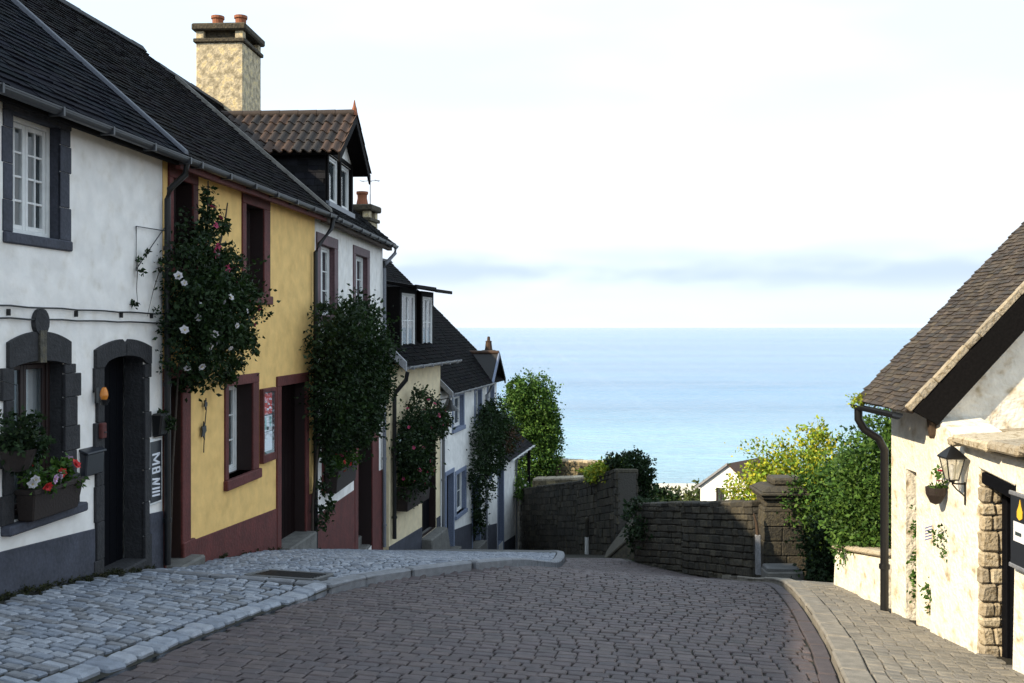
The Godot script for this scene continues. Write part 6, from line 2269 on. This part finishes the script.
	mb.block(Transform3D(Basis.IDENTITY, Vector3(0, -0.05, 0)), Vector3(0.29, 0.14, 0.18), 0.025, Color.WHITE, rng, 0.012)
	part(st, "block", mb, M.step_stone)
	mb = MB.new()
	mb.block(Transform3D(Basis.IDENTITY, Vector3(-0.02, 0.11, 0)), Vector3(0.25, 0.03, 0.15), 0.015, Color.WHITE, rng, 0.01)
	part(st, "top_slab", mb, M.concrete)
	var po := thing("gate_post", "thin pale timber post leaning against the gate pillar", "post", W(3.83, -3.85, 15.55))
	mb = MB.new()
	mb.hexa([Vector3(-0.04, 0, -0.04), Vector3(0.04, 0, -0.04), Vector3(-0.05, 0.62, -0.03), Vector3(0.03, 0.62, -0.03), Vector3(-0.04, 0, 0.04), Vector3(0.04, 0, 0.04), Vector3(-0.05, 0.62, 0.03), Vector3(0.03, 0.62, 0.03)], 0.008)
	part(po, "lower_post", mb, M.gutter_pale)
	mb = MB.new()
	mb.tube([Vector3(-0.01, 0.6, 0), Vector3(-0.03, 0.8, 0), Vector3(-0.07, 0.95, 0)], 0.03, 6, Color.WHITE, 0.015)
	part(po, "upper_stick", mb, M.brown_timber)
	# grey post with a white foot by the curved wall
	var gp := thing("bollard_post", "slim grey post with a white lower half by the curved wall", "post", W(2.2, land(2.2, 29.4) + 0.0, 29.4))
	mb = MB.new()
	mb.tube([Vector3(0, 0, 0), Vector3(0, 0.5, 0)], 0.06, 12)
	part(gp, "white_foot", mb, M.white_frame)
	mb = MB.new()
	mb.tube([Vector3(0, 0.5, 0), Vector3(0, 0.95, 0)], 0.058, 12)
	part(gp, "shaft", mb, M.stone_3)
	mb = MB.new()
	mb.lathe(Vector3(0, 0.94, 0), [Vector2(0.075, 0), Vector2(0.075, 0.08), Vector2(0.05, 0.13), Vector2(0, 0.14)], 12)
	part(gp, "cap", mb, M.stone_0)
	# low white garden wall just past the cottage
	var gw := thing("low_white_wall", "low white garden wall just past the cottage's downpipe", "garden wall", W(4.3, -3.4, 12.4))
	mb = MB.new()
	mb.hexa([Vector3(-0.02, -0.5, -1.0), Vector3(0.3, -0.5, -1.0), Vector3(0.02, 0.42, -1.0), Vector3(0.28, 0.42, -1.0), Vector3(-0.05, -0.5, 0.9), Vector3(0.3, -0.5, 0.9), Vector3(-0.02, 0.75, 0.9), Vector3(0.28, 0.75, 0.9)], 0.04)
	part(gw, "wall", mb, M.cottage_plaster)
	mb = MB.new()
	mb.hexa([Vector3(-0.02, 0.43, -1.03), Vector3(0.32, 0.43, -1.03), Vector3(0.0, 0.49, -1.03), Vector3(0.3, 0.49, -1.03), Vector3(-0.06, 0.76, 0.92), Vector3(0.32, 0.76, 0.92), Vector3(-0.03, 0.82, 0.92), Vector3(0.3, 0.82, 0.92)], 0.02)
	part(gw, "coping", mb, M.warm_stone_2)

func shrub(called: String, label: String, category: String, at: Vector3, blobs: Array, count: int, size: float, cols: Array, sd: int, ragged := 0.3, inner := 0.4, trunks := 3) -> Node3D:
	var o := thing(called, label, category, at)
	foliage(o, "crown", blobs, count, size, cols, sd, ragged, inner)
	var rng := RandomNumberGenerator.new()
	rng.seed = sd
	for k in trunks:
		var b: Array = blobs[rng.randi() % blobs.size()]
		var mb := MB.new()
		var top: Vector3 = b[0]
		mb.tube([Vector3(rng.randf_range(-0.1, 0.1), -0.3, rng.randf_range(-0.1, 0.1)), Vector3(top.x * 0.4, top.y * 0.45, top.z * 0.4), top], 0.05 + 0.02 * size * 10.0 * 0.2, 7, Color.WHITE, 0.015)
		part(o, "trunk" if k == 0 else "limb", mb, M.bark)
	return o

func make_plants() -> void:
	# tall hedge tree behind the last house
	shrub("hedge_tree", "tall dense green hedge tree behind the last white house", "tree", W(0.9, -10.6, 46.5), [blob(0.0, 5.0, 0, 1.25, 3.0, 1.2), blob(0.2, 6.9, 0, 1.0, 1.4, 0.9), blob(-0.5, 6.2, 0.2, 0.9, 1.8, 0.9), blob(0.6, 5.6, 0.1, 0.75, 1.7, 0.8), blob(0.0, 2.2, 0, 1.25, 2.0, 1.2), blob(-0.6, 7.5, 0, 0.5, 0.7, 0.5)], 34000, 0.14, MID, 501, 0.22, 0.5)
	shrub("round_bush", "dark clipped bush at the right end of the curved wall", "bush", W(3.2, -4.7, 27.0), [blob(-0.15, 1.0, 0, 0.5, 0.33, 0.5), blob(0.2, 0.85, 0.1, 0.4, 0.42, 0.5), blob(0.3, 0.3, 0.15, 0.3, 0.6, 0.42), blob(0.3, -0.2, 0.2, 0.26, 0.5, 0.35)], 9000, 0.075, DARK, 502, 0.2, 0.5)
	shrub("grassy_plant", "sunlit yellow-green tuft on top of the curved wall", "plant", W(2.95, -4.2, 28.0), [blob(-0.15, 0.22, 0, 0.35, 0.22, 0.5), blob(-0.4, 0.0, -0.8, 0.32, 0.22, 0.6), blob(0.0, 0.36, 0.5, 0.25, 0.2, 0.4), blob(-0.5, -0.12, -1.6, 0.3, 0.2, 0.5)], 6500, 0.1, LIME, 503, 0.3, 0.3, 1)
	var iv := shrub("wall_ivy", "dark ivy hanging over the stone wall's far end", "ivy", W(3.0, -5.35, 21.4), [blob(0.15, 1.1, 0.3, 0.5, 0.5, 0.35), blob(0.35, 0.55, 0.35, 0.45, 0.6, 0.3), blob(0.75, 1.15, 0.9, 0.45, 0.35, 0.3), blob(-0.2, 1.3, 0.0, 0.35, 0.45, 0.35), blob(-0.15, 0.7, -0.6, 0.3, 0.7, 0.3)], 4500, 0.1, DARK, 504, 0.3, 0.35, 2)
	# shrubs beside the cottage
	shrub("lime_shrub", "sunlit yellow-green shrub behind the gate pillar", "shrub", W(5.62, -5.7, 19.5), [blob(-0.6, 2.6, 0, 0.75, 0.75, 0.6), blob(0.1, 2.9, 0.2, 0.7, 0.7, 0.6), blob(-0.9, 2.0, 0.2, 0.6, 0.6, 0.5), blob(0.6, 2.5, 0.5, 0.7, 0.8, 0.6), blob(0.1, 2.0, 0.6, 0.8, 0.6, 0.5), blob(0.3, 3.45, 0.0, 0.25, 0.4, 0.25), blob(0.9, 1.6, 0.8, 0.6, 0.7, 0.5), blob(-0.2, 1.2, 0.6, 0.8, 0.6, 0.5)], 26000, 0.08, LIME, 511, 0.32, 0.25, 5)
	shrub("green_shrub", "green shrub leaning over the pillar at its right", "shrub", W(4.75, -4.3, 15.9), [blob(-0.05, 1.5, 0.2, 0.4, 0.4, 0.3), blob(0.35, 1.75, 0.1, 0.5, 0.5, 0.4), blob(0.55, 1.2, 0.3, 0.5, 0.5, 0.4), blob(0.2, 0.9, 0.1, 0.4, 0.3, 0.3)], 8000, 0.065, MID, 512, 0.36, 0.3, 3)
	shrub("leafy_bush", "big leafy green bush beside the cottage downpipe", "bush", W(4.75, -3.5, 13.0), [blob(-0.05, 1.7, 0.1, 0.42, 0.5, 0.5), blob(0.0, 1.15, 0.3, 0.45, 0.5, 0.5), blob(-0.2, 1.3, -0.3, 0.4, 0.55, 0.4), blob(-0.2, 0.8, -0.1, 0.38, 0.4, 0.4), blob(0.1, 2.05, 0.1, 0.3, 0.35, 0.4), blob(-0.1, 0.55, 0.35, 0.3, 0.25, 0.35), blob(0.5, 1.5, 0.0, 0.5, 0.6, 0.5)], 20000, 0.06, MID, 513, 0.32, 0.4, 4)
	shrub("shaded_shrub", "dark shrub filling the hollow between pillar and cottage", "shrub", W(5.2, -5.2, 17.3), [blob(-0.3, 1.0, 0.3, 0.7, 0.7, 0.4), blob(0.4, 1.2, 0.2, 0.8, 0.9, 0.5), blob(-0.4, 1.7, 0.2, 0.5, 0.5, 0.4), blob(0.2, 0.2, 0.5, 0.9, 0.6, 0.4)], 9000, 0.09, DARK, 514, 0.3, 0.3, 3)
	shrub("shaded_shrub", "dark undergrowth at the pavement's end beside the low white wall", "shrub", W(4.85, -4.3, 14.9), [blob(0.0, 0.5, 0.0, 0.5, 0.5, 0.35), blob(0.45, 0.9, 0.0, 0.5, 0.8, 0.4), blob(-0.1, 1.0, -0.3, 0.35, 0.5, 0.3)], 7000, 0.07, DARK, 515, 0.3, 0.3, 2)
	# scrub by the beach
	shrub("beach_shrub", "grey-green scrub above the beach, right of the round bush", "shrub", W(16.0, -19.2, 92.0), [blob(0, 2.9, 0, 1.6, 1.2, 1.4), blob(1.6, 3.3, 0, 1.3, 1.4, 1.2), blob(-1.4, 2.4, 0, 1.2, 0.9, 1.0), blob(0.8, 1.6, 0, 2.6, 1.4, 1.2)], 3000, 0.42, [Color(0.10, 0.12, 0.04), Color(0.13, 0.14, 0.05), Color(0.07, 0.10, 0.035)], 521, 0.35, 0.4)
	shrub("beach_shrub", "dark scrub above the beach behind the stone wall's end", "shrub", W(11.0, -15.9, 77.0), [blob(0, 2.9, 0, 1.2, 0.7, 1.0), blob(1.2, 2.7, 0, 1.0, 0.7, 1.0), blob(-0.2, 1.6, 0, 2.2, 1.2, 1.0)], 2200, 0.34, DARK, 522, 0.35, 0.4)
	# grass on the verge above the beach: too fine to count
	# moss and weeds in the pavement along the foot of the first wall
	var rng := RandomNumberGenerator.new()
	rng.seed = 81
	var bl := []
	for k in 60:
		var s := rng.randf_range(0.2, 3.6)
		var p := at_line(LA, s, 0, rng.randf_range(0.02, 0.1))
		bl.append([Vector3(p.x, land(p.x, -p.z) + 0.004, p.z), Vector3(0.09, 0.014, 0.05)])
	for k in 40:
		var s := rng.randf_range(4.8, 9.7)
		var p := at_line(LA, s, 0, rng.randf_range(0.02, 0.06))
		bl.append([Vector3(p.x, land(p.x, -p.z) + 0.004, p.z), Vector3(0.08, 0.012, 0.04)])
	var ms := Node3D.new()
	ms.name = "moss"
	add_child(ms)
	ms.set_meta("kind", "stuff")
	ms.set_meta("label", "dark moss along the foot of the white and yellow houses")
	ms.set_meta("category", "moss")
	foliage(ms, "foliage", bl, 5200, 0.022, [Color(0.04, 0.045, 0.02), Color(0.06, 0.055, 0.03), Color(0.03, 0.035, 0.018)], 531, 0.5, 0.1)

func make_far_cottage() -> void:
	var at := W(18.5, -17.0, 80.0)
	var o := thing("beach_cottage", "small white cottage with brown roof down by the beach", "cottage", at)
	o.rotation.y = -0.75
	var mb := MB.new()
	# gable facing the camera, ridge running seawards
	wall_holes(mb, -2.6, 2.6, -2.0, 4.4, 2.2, [[-1.15, -0.4, 3.0, 4.3]], 0.25)
	mb.tri(Vector3(-2.6, 4.4, 2.2), Vector3(2.6, 4.4, 2.2), Vector3(0, 6.3, 2.2))
	mb.quad(Vector3(-2.6, -2, -3), Vector3(-2.6, -2, 2.2), Vector3(-2.6, 4.4, 2.2), Vector3(-2.6, 4.4, -3))
	mb.quad(Vector3(2.6, -2, 2.2), Vector3(2.6, -2, -3), Vector3(2.6, 4.4, -3), Vector3(2.6, 4.4, 2.2))
	mb.quad(Vector3(2.6, -2, -3), Vector3(-2.6, -2, -3), Vector3(-2.6, 4.4, -3), Vector3(2.6, 4.4, -3))
	mb.tri(Vector3(2.6, 4.4, -3), Vector3(-2.6, 4.4, -3), Vector3(0, 6.3, -3))
	part(o, "wall", mb, M.white_wall_b)
	reveals(o, [[-1.15, -0.4, 3.0, 4.3]], M.brown_frame, 2.2, 0.25)
	window(o, -1.15, -0.4, 3.0, 4.3, 2.1, M.brown_frame, 1, 2, 2)
	mb = MB.new()
	slab(mb, Vector3(-2.9, 4.18, -3.2), Vector3(-2.9, 4.18, 2.4), Vector3(0, 6.32, 2.4), Vector3(0, 6.32, -3.2), 0.1)
	slab(mb, Vector3(2.9, 4.18, 2.4), Vector3(2.9, 4.18, -3.2), Vector3(0, 6.32, -3.2), Vector3(0, 6.32, 2.4), 0.1)
	part(o, "roof", mb, M.pantile_c)
	mb = MB.new()
	mb.hexa([Vector3(-2.95, 4.0, 2.4), Vector3(0, 6.18, 2.4), Vector3(-2.95, 4.2, 2.4), Vector3(0, 6.38, 2.4), Vector3(-2.95, 4.0, 2.46), Vector3(0, 6.18, 2.46), Vector3(-2.95, 4.2, 2.46), Vector3(0, 6.38, 2.46)], 0.0)
	part(o, "bargeboard", mb, M.gutter_pale)

func _ready() -> void:
	make_world()
	make_materials()
	make_ground()
	make_street()
	make_house_up_the_hill()
	make_white_house()
	make_yellow_house()
	make_dormer_house()
	make_cream_house()
	make_blue_trim_house()
	make_annexe()
	make_cottage()
	make_walls()
	make_far_cottage()
	make_plants()
	make_fixtures()
	make_lantern()
